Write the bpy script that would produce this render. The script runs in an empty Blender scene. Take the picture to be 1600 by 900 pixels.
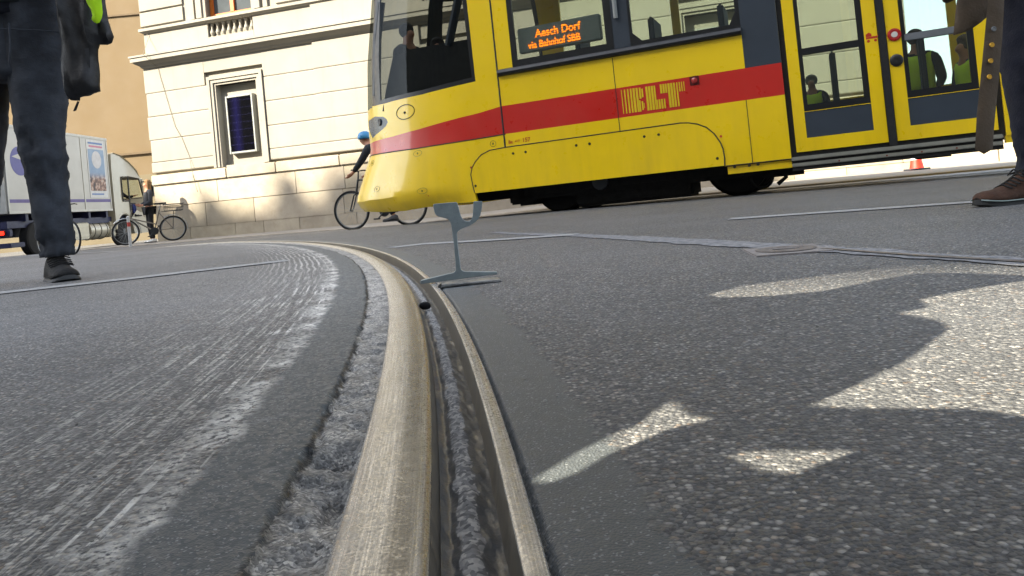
import bpy, bmesh, math, random
import numpy as np
from mathutils import Vector, Matrix
from mathutils.geometry import delaunay_2d_cdt
random.seed(7); rng=np.random.default_rng(11)
SC=bpy.context.scene; COL=SC.collection; R=math.radians

# ------------------------------------------------------------ camera model
TH=math.atan(.091); CT,ST=math.cos(TH),math.sin(TH); CH=.182; FL=1200.
def ray(x,y):
    u=(x-800)/FL; v=(309-y)/FL
    return np.array([u*CT+v*ST,1.,-u*ST+v*CT])
def G(x,y,z=0.):
    r=ray(x,y); k=(z-CH)/r[2]; return np.array([r[0]*k,k,z])
CAMP=np.array([0,0,CH])
class Frame:
    "a plane frame: X along, Y away from the camera, Z up"
    def __init__(s,P,ang,tilt=0.):
        s.P=np.array(P,float); ex=np.array([math.cos(ang),math.sin(ang),tilt]); ex/=np.linalg.norm(ex)
        ey=np.array([-math.sin(ang),math.cos(ang),0]); ez=np.cross(ex,ey); s.M=np.array([ex,ey,ez]).T
    def W(s,p): return s.P+s.M@np.array(p,float)
    def L(s,w): return s.M.T@(np.array(w,float)-s.P)
    def hit(s,x,y,i=0.):
        o=s.L(CAMP); d=s.M.T@ray(x,y); k=(i-o[1])/d[1]; q=o+k*d; return q[0],q[2]
    def matrix(s):
        m=Matrix.Identity(4)
        for a in range(3):
            for b in range(3): m[a][b]=s.M[a,b]
            m[a][3]=s.P[a]
        return m
FAC=Frame((ray(235,378)[0]*20,20,0),math.atan2(-1,3.556))
TRM=Frame((ray(970,324.3)[0]*7.6,7.6,0),math.atan2(-.3775,.926),.0143)

# ------------------------------------------------------------ colours, materials
def C(h):
    h=h.lstrip('#'); o=[]
    for k in (0,2,4):
        c=int(h[k:k+2],16)/255; o.append(c/12.92 if c<=.04045 else ((c+.055)/1.055)**2.4)
    return (*o,1)
class N:
    def __init__(s,name):
        s.m=bpy.data.materials.new(name); s.m.use_nodes=True; s.t=s.m.node_tree; s.n=s.t.nodes
        s.b=s.n['Principled BSDF']; s.out=s.n['Material Output']; s.tc=s.n.new('ShaderNodeTexCoord')
    def new(s,ty,ins=None,**kw):
        n=s.n.new(ty)
        for k,v in kw.items(): setattr(n,k,v)
        for k,v in (ins or {}).items(): s.put(n.inputs[k],v)
        return n
    def put(s,inp,v):
        if isinstance(v,bpy.types.NodeSocket): s.t.links.new(v,inp)
        else: inp.default_value=v
    def math(s,op,a,b=0.,c=None,clamp=False):
        n=s.new('ShaderNodeMath',operation=op,use_clamp=clamp); s.put(n.inputs[0],a); s.put(n.inputs[1],b)
        if c is not None: s.put(n.inputs[2],c)
        return n.outputs[0]
    def mix(s,f,a,b,bl='MIX'):
        n=s.new('ShaderNodeMix',data_type='RGBA',blend_type=bl); s.put(n.inputs[0],f); s.put(n.inputs[6],a); s.put(n.inputs[7],b); return n.outputs[2]
    def mixf(s,f,a,b):
        n=s.new('ShaderNodeMix',data_type='FLOAT'); s.put(n.inputs[0],f); s.put(n.inputs[2],a); s.put(n.inputs[3],b); return n.outputs[0]
    def noise(s,scale,det=4,rough=.55,vec=None,out='Fac',dist=0.):
        n=s.new('ShaderNodeTexNoise',{'Scale':scale,'Detail':det,'Roughness':rough,'Distortion':dist}); s.put(n.inputs['Vector'],vec if vec is not None else s.tc.outputs['Object']); return n.outputs[out]
    def vor(s,scale,vec=None,feature='F1'):
        n=s.new('ShaderNodeTexVoronoi',{'Scale':scale},feature=feature); s.put(n.inputs['Vector'],vec if vec is not None else s.tc.outputs['Object']); return n
    def ramp(s,f,stops,interp='LINEAR'):
        n=s.new('ShaderNodeValToRGB'); n.color_ramp.interpolation=interp; e=n.color_ramp.elements
        while len(e)<len(stops): e.new(.5)
        for k,(p,c) in enumerate(stops):
            e[k].position=p; e[k].color=c if not isinstance(c,(int,float)) else (c,c,c,1)
        s.put(n.inputs[0],f); return n.outputs[0]
    def rng(s,v,a,b,c=0.,d=1.,smooth=False):
        n=s.new('ShaderNodeMapRange',interpolation_type='SMOOTHSTEP' if smooth else 'LINEAR')
        for k,x in enumerate((v,a,b,c,d)): s.put(n.inputs[k],x)
        return n.outputs[0]
    def bump(s,h,st=.3,dist=.01,prev=None):
        n=s.new('ShaderNodeBump',{'Strength':st,'Distance':dist}); s.put(n.inputs['Height'],h)
        if prev is not None: s.put(n.inputs['Normal'],prev)
        return n.outputs[0]
    def mapv(s,sc,vec=None):
        n=s.new('ShaderNodeMapping'); n.inputs['Scale'].default_value=sc; s.put(n.inputs[0],vec if vec is not None else s.tc.outputs['Object']); return n.outputs[0]
    def sep(s,v): n=s.new('ShaderNodeSeparateXYZ'); s.put(n.inputs[0],v); return n.outputs
    def base(s,c=None,rough=None,metal=None,normal=None,**kw):
        if c is not None: s.put(s.b.inputs['Base Color'],c)
        if rough is not None: s.put(s.b.inputs['Roughness'],rough)
        if metal is not None: s.put(s.b.inputs['Metallic'],metal)
        if normal is not None: s.put(s.b.inputs['Normal'],normal)
        for k,v in kw.items(): s.put(s.b.inputs[k],v)
        return s.m
MATS={}
def simple(name,col,rough=.5,metal=0.,var=.12,scale=6.,bump=0.,bscale=80.,coat=0.,emit=None,spec=.5):
    if name in MATS: return MATS[name]
    n=N(name); c=C(col) if isinstance(col,str) else col
    f=n.noise(scale,5,.6); dark=tuple(x*(1-var) for x in c[:3])+(1,); lite=tuple(min(1,x*(1+var*.6)) for x in c[:3])+(1,)
    cc=n.mix(n.rng(f,.3,.7),dark,lite)
    rr=n.rng(n.noise(scale*3,3),.3,.7,max(.02,rough-.07),min(1,rough+.08))
    nm=n.bump(n.noise(bscale,4),bump,.01) if bump else None
    n.base(cc,rr,metal,nm)
    n.b.inputs['Coat Weight'].default_value=coat; n.b.inputs['Coat Roughness'].default_value=.08
    n.b.inputs['Specular IOR Level'].default_value=spec
    if emit: n.put(n.b.inputs['Emission Color'],C(emit[0])); n.b.inputs['Emission Strength'].default_value=emit[1]
    MATS[name]=n.m; return n.m

# ------------------------------------------------------------ objects
def link(o,parent=None):
    COL.objects.link(o)
    if parent is not None: o.parent=parent
    return o
def mk(name,V,Fc,mat,parent=None,smooth=False,mats=None,mi=None,auto=None):
    me=bpy.data.meshes.new(name); me.from_pydata([tuple(map(float,v)) for v in V],[],[tuple(map(int,f)) for f in Fc]); me.update()
    for m in (mats or [mat]): me.materials.append(m)
    if mi is not None: me.polygons.foreach_set('material_index',mi)
    if smooth: me.polygons.foreach_set('use_smooth',[True]*len(me.polygons))
    if auto is not None:
        me.polygons.foreach_set('use_smooth',[True]*len(me.polygons)); me.set_sharp_from_angle(angle=R(auto))
    return link(bpy.data.objects.new(name,me),parent)
def tag(o,label=None,cat=None,group=None,kind=None):
    if label: o['label']=label
    if cat: o['category']=cat
    if group: o['group']=group
    if kind: o['kind']=kind
    return o
def thing(name,label,cat,loc=(0,0,0),rotz=0,group=None,matrix=None):
    o=link(bpy.data.objects.new(name,None)); o.empty_display_size=.1
    if matrix is not None: o.matrix_world=matrix
    else: o.location=loc; o.rotation_euler=(0,0,rotz)
    return tag(o,label,cat,group)
def copy_tree(o,parent=None):
    c=o.copy(); COL.objects.link(c); c.parent=parent
    for ch in list(o.children): copy_tree(ch,c)
    return c
class MB:
    def __init__(s): s.v=[]; s.f=[]
    def add(s,V,Fc):
        n=len(s.v); s.v+= [tuple(v) for v in V]; s.f+=[tuple(i+n for i in f) for f in Fc]; return s
    def box(s,a,b,M=None):
        (x0,y0,z0),(x1,y1,z1)=a,b
        V=[(x0,y0,z0),(x1,y0,z0),(x1,y1,z0),(x0,y1,z0),(x0,y0,z1),(x1,y0,z1),(x1,y1,z1),(x0,y1,z1)]
        if M is not None: V=[tuple(M@Vector(v)) for v in V]
        return s.add(V,[(0,3,2,1),(4,5,6,7),(0,1,5,4),(1,2,6,5),(2,3,7,6),(3,0,4,7)])
    def rbox(s,a,b,r=.01):
        "box with chamfered edges"
        bm=bmesh.new(); bmesh.ops.create_cube(bm,size=1)
        a=np.array(a,float); b=np.array(b,float); c=(a+b)/2; d=np.abs(b-a)
        for v in bm.verts: v.co=Vector((c[0]+v.co.x*d[0],c[1]+v.co.y*d[1],c[2]+v.co.z*d[2]))
        bmesh.ops.bevel(bm,geom=bm.edges[:],offset=min(r,.45*min(d)),segments=2,affect='EDGES')
        bm.verts.index_update(); s.add([v.co[:] for v in bm.verts],[[v.index for v in f.verts] for f in bm.faces]); bm.free(); return s
    def tube(s,pts,rad,n=8,caps=True,flat=1.):
        pts=[Vector(p) for p in pts]; m=len(pts); rad=[rad]*m if isinstance(rad,(int,float)) else rad
        V=[];F=[]; up=None
        for i,p in enumerate(pts):
            d=(pts[min(i+1,m-1)]-pts[max(i-1,0)]); d=d.normalized() if d.length>1e-9 else Vector((0,0,1))
            if up is None: up=Vector((0,0,1)) if abs(d.z)<.9 else Vector((1,0,0))
            a=d.cross(up)
            if a.length<1e-6: a=d.orthogonal()
            a.normalize(); b=a.cross(d).normalized(); up=b
            for k in range(n):
                t=2*math.pi*k/n; V.append(p+a*(rad[i]*math.cos(t))+b*(rad[i]*flat*math.sin(t)))
        for i in range(m-1):
            for k in range(n):
                k2=(k+1)%n; F.append((i*n+k,i*n+k2,(i+1)*n+k2,(i+1)*n+k))
        if caps: F.append(tuple(range(n))[::-1]); F.append(tuple((m-1)*n+k for k in range(n)))
        return s.add([tuple(v) for v in V],F)
    def torus(s,c,ax,Rr,r,n=40,m=8,flat=1.):
        c=Vector(c); ax=Vector(ax).normalized(); a=ax.orthogonal().normalized(); b=ax.cross(a); V=[];F=[]
        for i in range(n):
            t=2*math.pi*i/n; e=a*math.cos(t)+b*math.sin(t)
            for k in range(m):
                p=2*math.pi*k/m; V.append(c+e*(Rr+r*math.cos(p))+ax*(r*flat*math.sin(p)))
        for i in range(n):
            for k in range(m): F.append((i*m+k,((i+1)%n)*m+k,((i+1)%n)*m+(k+1)%m,i*m+(k+1)%m))
        return s.add([tuple(v) for v in V],F)
    def lathe(s,c,ax,prof,n=24):
        "prof: list of (axial,radius)"
        c=Vector(c); ax=Vector(ax).normalized(); a=ax.orthogonal().normalized(); b=ax.cross(a); V=[];F=[]; m=len(prof)
        for h,r in prof:
            for k in range(n):
                t=2*math.pi*k/n; V.append(c+ax*h+(a*math.cos(t)+b*math.sin(t))*r)
        for i in range(m-1):
            for k in range(n): F.append((i*n+k,i*n+(k+1)%n,(i+1)*n+(k+1)%n,(i+1)*n+k))
        F.append(tuple(range(n))[::-1]); F.append(tuple((m-1)*n+k for k in range(n)))
        return s.add([tuple(v) for v in V],F)
    def prism(s,poly,y0,y1,ax='y'):
        "poly in (x,z), extruded along y"
        n=len(poly)
        if ax=='y': V=[(x,y0,z) for x,z in poly]+[(x,y1,z) for x,z in poly]
        elif ax=='x': V=[(y0,x,z) for x,z in poly]+[(y1,x,z) for x,z in poly]
        else: V=[(x,z,y0) for x,z in poly]+[(x,z,y1) for x,z in poly]
        F=[tuple(range(n)),tuple(range(2*n-1,n-1,-1))]+[(i,i+n,(i+1)%n+n,(i+1)%n) for i in range(n)]
        return s.add(V,F)
    def build(s,name,mat,parent=None,auto=30,smooth=False,fix=True):
        o=mk(name,s.v,s.f,mat,parent)
        if fix:
            bm=bmesh.new(); bm.from_mesh(o.data); bmesh.ops.recalc_face_normals(bm,faces=bm.faces[:]); bm.to_mesh(o.data); bm.free()
        o.data.polygons.foreach_set('use_smooth',[True]*len(o.data.polygons))
        if not smooth: o.data.set_sharp_from_angle(angle=R(auto))
        return o
def inpoly(x,y,P):
    c=False; n=len(P); j=n-1
    for i in range(n):
        xi,yi=P[i][:2]; xj,yj=P[j][:2]
        if (yi>y)!=(yj>y) and x<(xj-xi)*(y-yi)/(yj-yi)+xi: c=not c
        j=i
    return c
# numpy value noise
def vnoise(x,y,seed=0):
    x=np.asarray(x,float); y=np.asarray(y,float)
    xi=np.floor(x).astype(np.int64); yi=np.floor(y).astype(np.int64); fx=x-xi; fy=y-yi
    fx=fx*fx*(3-2*fx); fy=fy*fy*(3-2*fy)
    def h(a,b):
        n=(a*374761393+b*668265263+seed*974711)&0x7fffffff; n=((n^(n>>13))*1274126177)&0x7fffffff; return ((n^(n>>16))&0xffff)/65535.
    return (h(xi,yi)*(1-fx)+h(xi+1,yi)*fx)*(1-fy)+(h(xi,yi+1)*(1-fx)+h(xi+1,yi+1)*fx)*fy
def fbm(x,y,o=4,seed=0):
    s=0;a=.5
    for k in range(o): s=s+a*vnoise(x*2**k+17*k,y*2**k-9*k,seed+k); a*=.5
    return s
def sst(a,b,x): t=np.clip((x-a)/(b-a),0,1); return t*t*(3-2*t)
def zg(x,y):
    x=np.asarray(x,float); y=np.asarray(y,float)
    return -.15*sst(7,15,y)*sst(4,-3,x)-.10*sst(18,27,y)*sst(-8,-12,x)

# ------------------------------------------------------------ world, sun, camera
Sv=Vector((1.137,.719,-.9)).normalized()
w=bpy.data.worlds.new('World'); SC.world=w; w.use_nodes=True
bg=w.node_tree.nodes['Background']; sky=w.node_tree.nodes.new('ShaderNodeTexSky'); sky.sky_type='NISHITA'; sky.sun_disc=False
sky.sun_elevation=math.asin(-Sv.z); sky.sun_rotation=math.atan2(-Sv.x,-Sv.y); sky.air_density=1.; sky.dust_density=1.5
hs=w.node_tree.nodes.new('ShaderNodeHueSaturation'); hs.inputs['Saturation'].default_value=.48; w.node_tree.links.new(sky.outputs[0],hs.inputs['Color']); w.node_tree.links.new(hs.outputs[0],bg.inputs[0]); bg.inputs[1].default_value=.15
sd=bpy.data.lights.new('sun','SUN'); sd.energy=4.9; sd.angle=R(.53); sd.color=(1,.90,.72)
so=bpy.data.objects.new('sun',sd); COL.objects.link(so); so.rotation_euler=Sv.to_track_quat('-Z','Y').to_euler()
SC.view_settings.view_transform='Standard'; SC.view_settings.look='None'; SC.view_settings.exposure=2.0
cd=bpy.data.cameras.new('camera'); cam=bpy.data.objects.new('camera',cd); COL.objects.link(cam); SC.camera=cam
cd.sensor_width=36; cd.sensor_fit='HORIZONTAL'; cd.lens=27; cd.shift_y=-141/1600; cd.clip_start=.02; cd.clip_end=2000
m=Matrix.Identity(4)
for a,(r_,u_,b_) in enumerate(zip((CT,0,-ST),(ST,0,CT),(0,-1,0))): m[a][0]=r_; m[a][1]=u_; m[a][2]=b_
m[2][3]=CH; cam.matrix_world=m
SC.cycles.max_bounces=8; SC.cycles.transparent_max_bounces=16; SC.cycles.use_denoising=True; SC.cycles.denoising_prefilter='ACCURATE'; SC.cycles.sample_clamp_indirect=4.; SC.cycles.use_adaptive_sampling=False
SC.cycles.caustics_reflective=False; SC.cycles.caustics_refractive=False

# ------------------------------------------------------------ the road and the curved rail
RC=np.array([-14.023,-.876]); RR=14.0235; HW=.0565
def rail_uv(x,y):
    dx=x-RC[0]; dy=y-RC[1]; return np.arctan2(dy,dx)*RR, np.hypot(dx,dy)-RR
def rail_xy(s,d):
    a=s/RR; return RC[0]+(RR+d)*np.cos(a), RC[1]+(RR+d)*np.sin(a)
def asphalt():
    n=N('asphalt'); ob=n.tc.outputs['Object']
    uv=n.new('ShaderNodeUVMap',uv_map='rail').outputs[0]; sp=n.sep(uv); s,d=sp[0],sp[1]
    # bound aggregate
    v=n.vor(235); v2=n.vor(520); cr=n.sep(v.outputs['Color']); cr2=n.sep(v2.outputs['Color'])
    stone=n.ramp(cr[0],[(0,C('#2a2b2c')),(.35,C('#474848')),(.6,C('#585958')),(.78,C('#6d6d6b')),(.92,C('#8b8985')),(1,C('#aba8a1'))])
    warm=n.mix(n.math('GREATER_THAN',cr[1],.94),stone,n.mix(.3,stone,C('#9a7a55')))
    grit=n.ramp(cr2[0],[(0,C('#26282a')),(.6,C('#4c4e50')),(1,C('#8b8a86'))])
    rim=n.rng(v.outputs['Distance'],.30,.62)          # matrix between the stones
    agg=n.mix(n.math('MULTIPLY',rim,.85),warm,n.mix(.6,grit,C('#26272a')))
    big=n.noise(1.3,5,.6); med=n.noise(9,4,.6)
    agg=n.mix(n.rng(med,.35,.7,0,.35),agg,C('#3a3c3f'))
    agg=n.mix(n.rng(big,.4,.7,0,.30),agg,C('#66686a'))
    # bitumen bands either side of the rail
    wob=n.noise(14,5,.65); wob2=n.noise(60,4,.6)
    dr=n.math('ADD',d,n.math('ADD',n.math('MULTIPLY',n.math('SUBTRACT',wob,.5),.05),n.math('MULTIPLY',n.math('SUBTRACT',wob2,.5),.02)))
    bandR=n.math('MULTIPLY',n.rng(dr,.128,.120,0,1),n.math('GREATER_THAN',d,0))
    bandL=n.math('MULTIPLY',n.math('GREATER_THAN',dr,-.172),n.math('LESS_THAN',dr,-.05))
    bit=n.mix(n.noise(40,5,.6),C('#3d4244'),C('#4d5255'))
    fine=n.vor(700); fs=n.math('GREATER_THAN',n.sep(fine.outputs['Color'])[0],.955)
    bit=n.mix(n.math('MULTIPLY',fs,.55),bit,C('#85898b'))
    pale=n.rng(n.noise(22,5,.7),.56,.72)
    bitL=n.mix(n.math('MULTIPLY',pale,.5),bit,C('#6f7375'))
    col=n.mix(bandR,agg,bit); col=n.mix(bandL,col,bitL)
    # scraped streaks parallel to the rail on the left
    sv=n.new('ShaderNodeCombineXYZ'); n.put(sv.inputs[0],n.math('MULTIPLY',s,1.3)); n.put(sv.inputs[1],n.math('MULTIPLY',d,52.)); sv=sv.outputs[0]
    wv=n.math('SINE',n.math('ADD',n.math('MULTIPLY',d,300.),n.math('ADD',n.math('MULTIPLY',n.noise(3.2,3,.5),9.),n.math('MULTIPLY',n.noise(40,3,.5),2.))))
    far=n.rng(s,1.9+RR*.0624,2.9+RR*.0624,0,1)
    sn=n.new('ShaderNodeCombineXYZ'); n.put(sn.inputs[0],n.math('MULTIPLY',s,3.2)); n.put(sn.inputs[1],n.math('MULTIPLY',d,105.)); sn=sn.outputs[0]
    near_=n.math('MULTIPLY',n.rng(n.noise(1.,5,.7,vec=sn),.50,.60),n.rng(n.noise(7,4,.65),.38,.60,.12,1.))
    st=n.mixf(far,near_,n.math('MULTIPLY',n.rng(wv,.0,.8,0,.75),n.rng(n.noise(2.2,3,.6,vec=sv),.35,.55)))
    zone=n.math('MULTIPLY',n.rng(dr,-.50,-.20,0,1),n.rng(dr,-.165,-.18,0,1))
    br=n.rng(n.noise(120,3,.7),.40,.52)
    st=n.math('MULTIPLY',n.math('MULTIPLY',st,zone),br)
    edge=n.math('MULTIPLY',n.rng(dr,-.225,-.185,0,1),n.rng(dr,-.165,-.178,0,1))
    st=n.math('MAXIMUM',st,n.math('MULTIPLY',n.math('MULTIPLY',edge,br),n.rng(n.noise(9,3,.6),.4,.62)))
    col=n.mix(n.math('MULTIPLY',st,1.,clamp=True),col,C('#c4c2bc'))
    # gritty mortar strip against the rail head
    gs=n.math('MULTIPLY',n.math('GREATER_THAN',n.math('ADD',d,n.math('MULTIPLY',n.math('SUBTRACT',wob2,.5),.012)),-.0985),n.math('LESS_THAN',d,-.04))
    gv=n.vor(430); gc=n.ramp(n.sep(gv.outputs['Color'])[0],[(0,C('#5c5b58')),(.35,C('#7d7b77')),(.75,C('#a19e98')),(1,C('#c6c2ba'))])
    gc=n.mix(n.rng(n.noise(30,5,.7),.35,.55),C('#5a5a58'),gc)
    col=n.mix(gs,col,gc)
    crack=n.math('MULTIPLY',n.rng(n.math('ABSOLUTE',n.math('ADD',d,n.math('ADD',.0985,n.math('MULTIPLY',n.math('SUBTRACT',wob2,.5),.012)))),.0045,.001,0,1),n.rng(n.noise(11,3),.3,.5))
    col=n.mix(n.math('MULTIPLY',crack,.9),col,C('#141414'))
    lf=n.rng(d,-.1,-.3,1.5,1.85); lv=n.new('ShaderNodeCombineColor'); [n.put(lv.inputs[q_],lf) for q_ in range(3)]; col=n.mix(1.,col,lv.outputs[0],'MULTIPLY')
    rough=n.mixf(bandR,n.rng(cr[2],0,1,.42,.8),.5)
    st_off=n.math('SUBTRACT',1.,n.math('MAXIMUM',bandR,bandL))
    h=n.math('MULTIPLY',n.math('SUBTRACT',1.,v.outputs['Distance']),st_off)
    h=n.math('ADD',h,n.math('MULTIPLY',n.math('SUBTRACT',1.,v2.outputs['Distance']),.35))
    h=n.math('ADD',h,n.math('MULTIPLY',gs,n.math('MULTIPLY',n.math('SUBTRACT',1.,gv.outputs['Distance']),.4)))
    nm=n.bump(h,.7,.003); nm=n.bump(n.noise(26,5,.6),.35,.006,prev=nm)
    return n.base(col,rough,0.,nm)
M_AS=asphalt()
def set_uv(me,x,y):
    s,d=rail_uv(x,y); u=me.uv_layers.new(name='rail'); li=np.empty(len(me.loops),int); me.loops.foreach_get('vertex_index',li)
    u.data.foreach_set('uv',np.c_[s[li],d[li]].ravel())
def grid_faces(a,b,wrap=False):
    I=np.arange(a*b).reshape(a,b); 
    if wrap: I=np.c_[I,I[:,:1]]
    return np.c_[I[:-1,:-1].ravel(),I[:-1,1:].ravel(),I[1:,1:].ravel(),I[1:,:-1].ravel()]
def npmesh(name,V,Fq,mat,parent=None,smooth=True):
    me=bpy.data.meshes.new(name); me.vertices.add(len(V)); me.vertices.foreach_set('co',np.asarray(V,np.float32).ravel())
    me.loops.add(Fq.size); me.loops.foreach_set('vertex_index',Fq.ravel().astype(np.int32))
    me.polygons.add(len(Fq)); me.polygons.foreach_set('loop_start',(np.arange(len(Fq))*4).astype(np.int32)); me.update(calc_edges=True)
    me.polygons.foreach_set('use_smooth',[smooth]*len(Fq)); me.materials.append(mat)
    return link(bpy.data.objects.new(name,me),parent)
rad=np.geomspace(.10,700,400); ang=np.r_[np.linspace(R(48),R(132),560),np.linspace(R(132),R(408),90)[1:-1]]
rr,aa=np.meshgrid(rad,ang,indexing='ij'); gx=rr*np.cos(aa); gy=rr*np.sin(aa)
s_,d_=rail_uv(gx,gy)
gz=zg(gx,gy)+(fbm(gx*1.1,gy*1.1,3,3)-.45)*.006*sst(.4,1.5,rr)*sst(60,10,rr)
low=(1-sst(.19,.30,np.abs(d_)))*(aa<R(150)).astype(float)*sst(-.5,-.2,gy); gz=gz-.045*low
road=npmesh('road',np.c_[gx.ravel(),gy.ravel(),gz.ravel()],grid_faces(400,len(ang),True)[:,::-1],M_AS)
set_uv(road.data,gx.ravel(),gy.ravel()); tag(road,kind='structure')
# high-detail strips either side of the rail
ss=[-.2]
s0=math.atan2(.876,14.02)*RR
while ss[-1]<11.5: ss.append(ss[-1]+max(.0015,.0042*abs(ss[-1])))
ss=np.array(ss)+s0
def strip(dv,name):
    S,D=np.meshgrid(ss,dv,indexing='ij'); x,y=rail_xy(S,D); z=zg(x,y)+.0015+(fbm(x*1.1,y*1.1,3,3)-.45)*.006*sst(.4,1.5,np.hypot(x,y))*sst(.06,.2,np.abs(D))
    if dv[0]<0:
        wb=(fbm(S*25,D*25,4,8)-.47)*.016; g=sst(-.100,-.096,D+wb)            # the broken mortar strip
        z=z-g*(.0030+.008*np.maximum(0,fbm(S*40,D*60,4,5)-.45)*2)
        hole=np.exp(-((S-s0-.52)/.028)**2-((D+.066)/.012)**2)+.8*np.exp(-((S-s0-.60)/.02)**2-((D+.075)/.02)**2)+.5*np.exp(-((S-s0-.9)/.03)**2-((D+.062)/.006)**2)
        z=z-hole*.016*(.6+fbm(S*120,D*120,3,9)); z=z-.004*np.exp(-((D+wb+.099)/.003)**2)*(fbm(S*14,D,3,2)>.38)
        z=z+.004*(fbm(S*34,D*50,2,12)-.5)*g
    else:
        z=z-.006*np.exp(-((D-HW-.001)/.0035)**2)*(.6+fbm(S*120,D*0,3,4))
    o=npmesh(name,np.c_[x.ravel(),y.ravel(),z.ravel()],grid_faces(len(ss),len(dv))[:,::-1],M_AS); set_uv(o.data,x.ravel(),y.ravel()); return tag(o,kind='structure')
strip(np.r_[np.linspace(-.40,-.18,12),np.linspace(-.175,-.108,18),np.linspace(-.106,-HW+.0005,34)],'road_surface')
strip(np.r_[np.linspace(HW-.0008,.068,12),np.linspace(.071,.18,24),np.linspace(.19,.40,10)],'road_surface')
# rail profile (d,z), grooved
def steel(name,base,rough,dirt=True):
    n=N(name); uv=n.new('ShaderNodeUVMap',uv_map='rail').outputs[0]; sp=n.sep(uv)
    v=n.new('ShaderNodeCombineXYZ'); n.put(v.inputs[0],n.math('MULTIPLY',sp[0],1.5)); n.put(v.inputs[1],n.math('MULTIPLY',sp[1],160.)); v=v.outputs[0]
    f=n.noise(2.5,5,.6,vec=v); sc=n.noise(1.,4,.7,vec=v)
    sand=n.noise(420,3,.7); blot=n.noise(14,5,.6)
    v3=n.new('ShaderNodeCombineXYZ'); n.put(v3.inputs[0],n.math('MULTIPLY',sp[0],9.)); n.put(v3.inputs[1],n.math('MULTIPLY',sp[1],900.)); scrt=n.noise(1.,3,.6,vec=v3.outputs[0])
    c=n.mix(n.rng(f,.3,.7,0,.5),C(base),C('#83827e')); c=n.mix(n.rng(scrt,.48,.62,0,.7),c,C('#eceae6')); band=n.rng(n.math('ABSOLUTE',n.math('ADD',sp[1],.018)),.011,.004,0,.75); c=n.mix(band,c,C('#5e5d5a')); c=n.mix(n.math('MULTIPLY',n.rng(sand,.56,.66),n.rng(blot,.35,.6,.2,.7)),c,C('#5f5c56'))
    c=n.mix(n.rng(n.noise(30,5,.7),.45,.65,0,.5),c,C('#8c8a84')); c=n.mix(n.math('MULTIPLY',n.rng(sand,.50,.40),n.math('MULTIPLY',n.rng(n.noise(60,4,.6),.4,.65),.6)),c,C('#dcdad4'))
    rust=n.math('MULTIPLY',n.rng(n.math('ABSOLUTE',n.math('ADD',sp[1],.0042)),.003,.001,0,1),.6)
    c=n.mix(rust,c,C('#8d7c5c'))
    n.base(c,n.mixf(n.rng(sand,.45,.6),rough,min(1,rough+.2)),.5,n.bump(sand,.10,.0004,prev=n.bump(n.noise(7,4,.6),.25,.003))); return n.m
M_RT=steel('worn_rail_steel','#a9aaab',.24); 
n=N('dark_rail_steel'); uv=n.new('ShaderNodeUVMap',uv_map='rail').outputs[0]; sp=n.sep(uv)
v=n.new('ShaderNodeCombineXYZ'); n.put(v.inputs[0],n.math('MULTIPLY',sp[0],60.)); n.put(v.inputs[1],n.math('MULTIPLY',sp[1],30.)); v=v.outputs[0]
scr=n.noise(1.,5,.6,vec=v); n.base(n.mix(n.rng(scr,.35,.65),C('#55524b'),C('#948d80')),n.rng(scr,.3,.7,.30,.5),.6,n.bump(scr,.35,.002)); M_RD=n.m
n=N('groove_dirt'); gv=n.vor(290); g1=n.noise(55,5,.7)
duv=n.sep(n.new('ShaderNodeUVMap',uv_map='rail').outputs[0])[1]; dc=n.math('ABSOLUTE',n.math('SUBTRACT',n.math('ADD',duv,n.math('MULTIPLY',n.math('SUBTRACT',n.noise(38,4,.6),.5),.016)),.020)); g1=n.rng(dc,.0075,.0055,.25,.75)
n.base(n.mix(n.rng(g1,.42,.6),C('#50555a'),n.ramp(n.sep(gv.outputs['Color'])[0],[(0,C('#6b6b6b')),(.5,C('#9b9a98')),(1,C('#cfccc5'))])),n.rng(g1,.4,.6,.35,.9),0.,n.bump(n.noise(300,3,.6),.3,.002)); M_GD=n.m
def sweep(name,prof,mat,parent=None,ss=ss,wob=None,smooth=True,auto=35):
    prof=np.array(prof,float); S,K=np.meshgrid(ss,np.arange(len(prof)),indexing='ij'); D=prof[K,0]; Z=prof[K,1]
    x,y=rail_xy(S,D); z=Z+zg(x,y)*(1)
    if wob is not None: dz=wob(S,D); z=z+dz
    o=npmesh(name,np.c_[x.ravel(),y.ravel(),z.ravel()],grid_faces(len(ss),len(prof))[:,::-1],mat,parent)
    s2=S.ravel(); d2=D.ravel(); u=o.data.uv_layers.new(name='rail'); li=np.empty(len(o.data.loops),int); o.data.loops.foreach_get('vertex_index',li)
    u.data.foreach_set('uv',np.c_[s2[li],d2[li]].ravel())
    if auto: o.data.set_sharp_from_angle(angle=R(auto))
    return o
rail=thing('tram_rail','curved grooved steel tram rail with worn bright head, running away from the foreground','rail')
sr=ss[::2] if False else ss
sweep('rail_head',[(-HW,-.05),(-HW,-.0020),(-HW+.0008,.0002),(-HW+.003,.0017),(-HW+.008,.0026),(-HW+.02,.0031),(-.026,.0031),(-.012,.0026),(-.0065,.0016),(-.0038,.0002),(-.0022,-.0022)],M_RT,rail,auto=40)
sweep('groove_wall',[(-.0022,-.0018),(-.0005,-.007),(.0012,-.020),(.003,-.034),(.006,-.046)],M_RD,rail,auto=60)
sweep('groove_wall',[(.026,-.048),(.034,-.038),(.0395,-.026),(.0425,-.010),(.0435,.0022)],M_RD,rail,auto=60)
sweep('guard_lip',[(.0435,.0022),(.0440,.0032),(.0462,.0038),(.052,.0037),(.0555,.0030),(HW,.0014),(HW,-.05)],M_RT,rail,wob=lambda S,D:(fbm(S*30,D*60,3,31)-.47)*.0007,auto=40)
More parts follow.
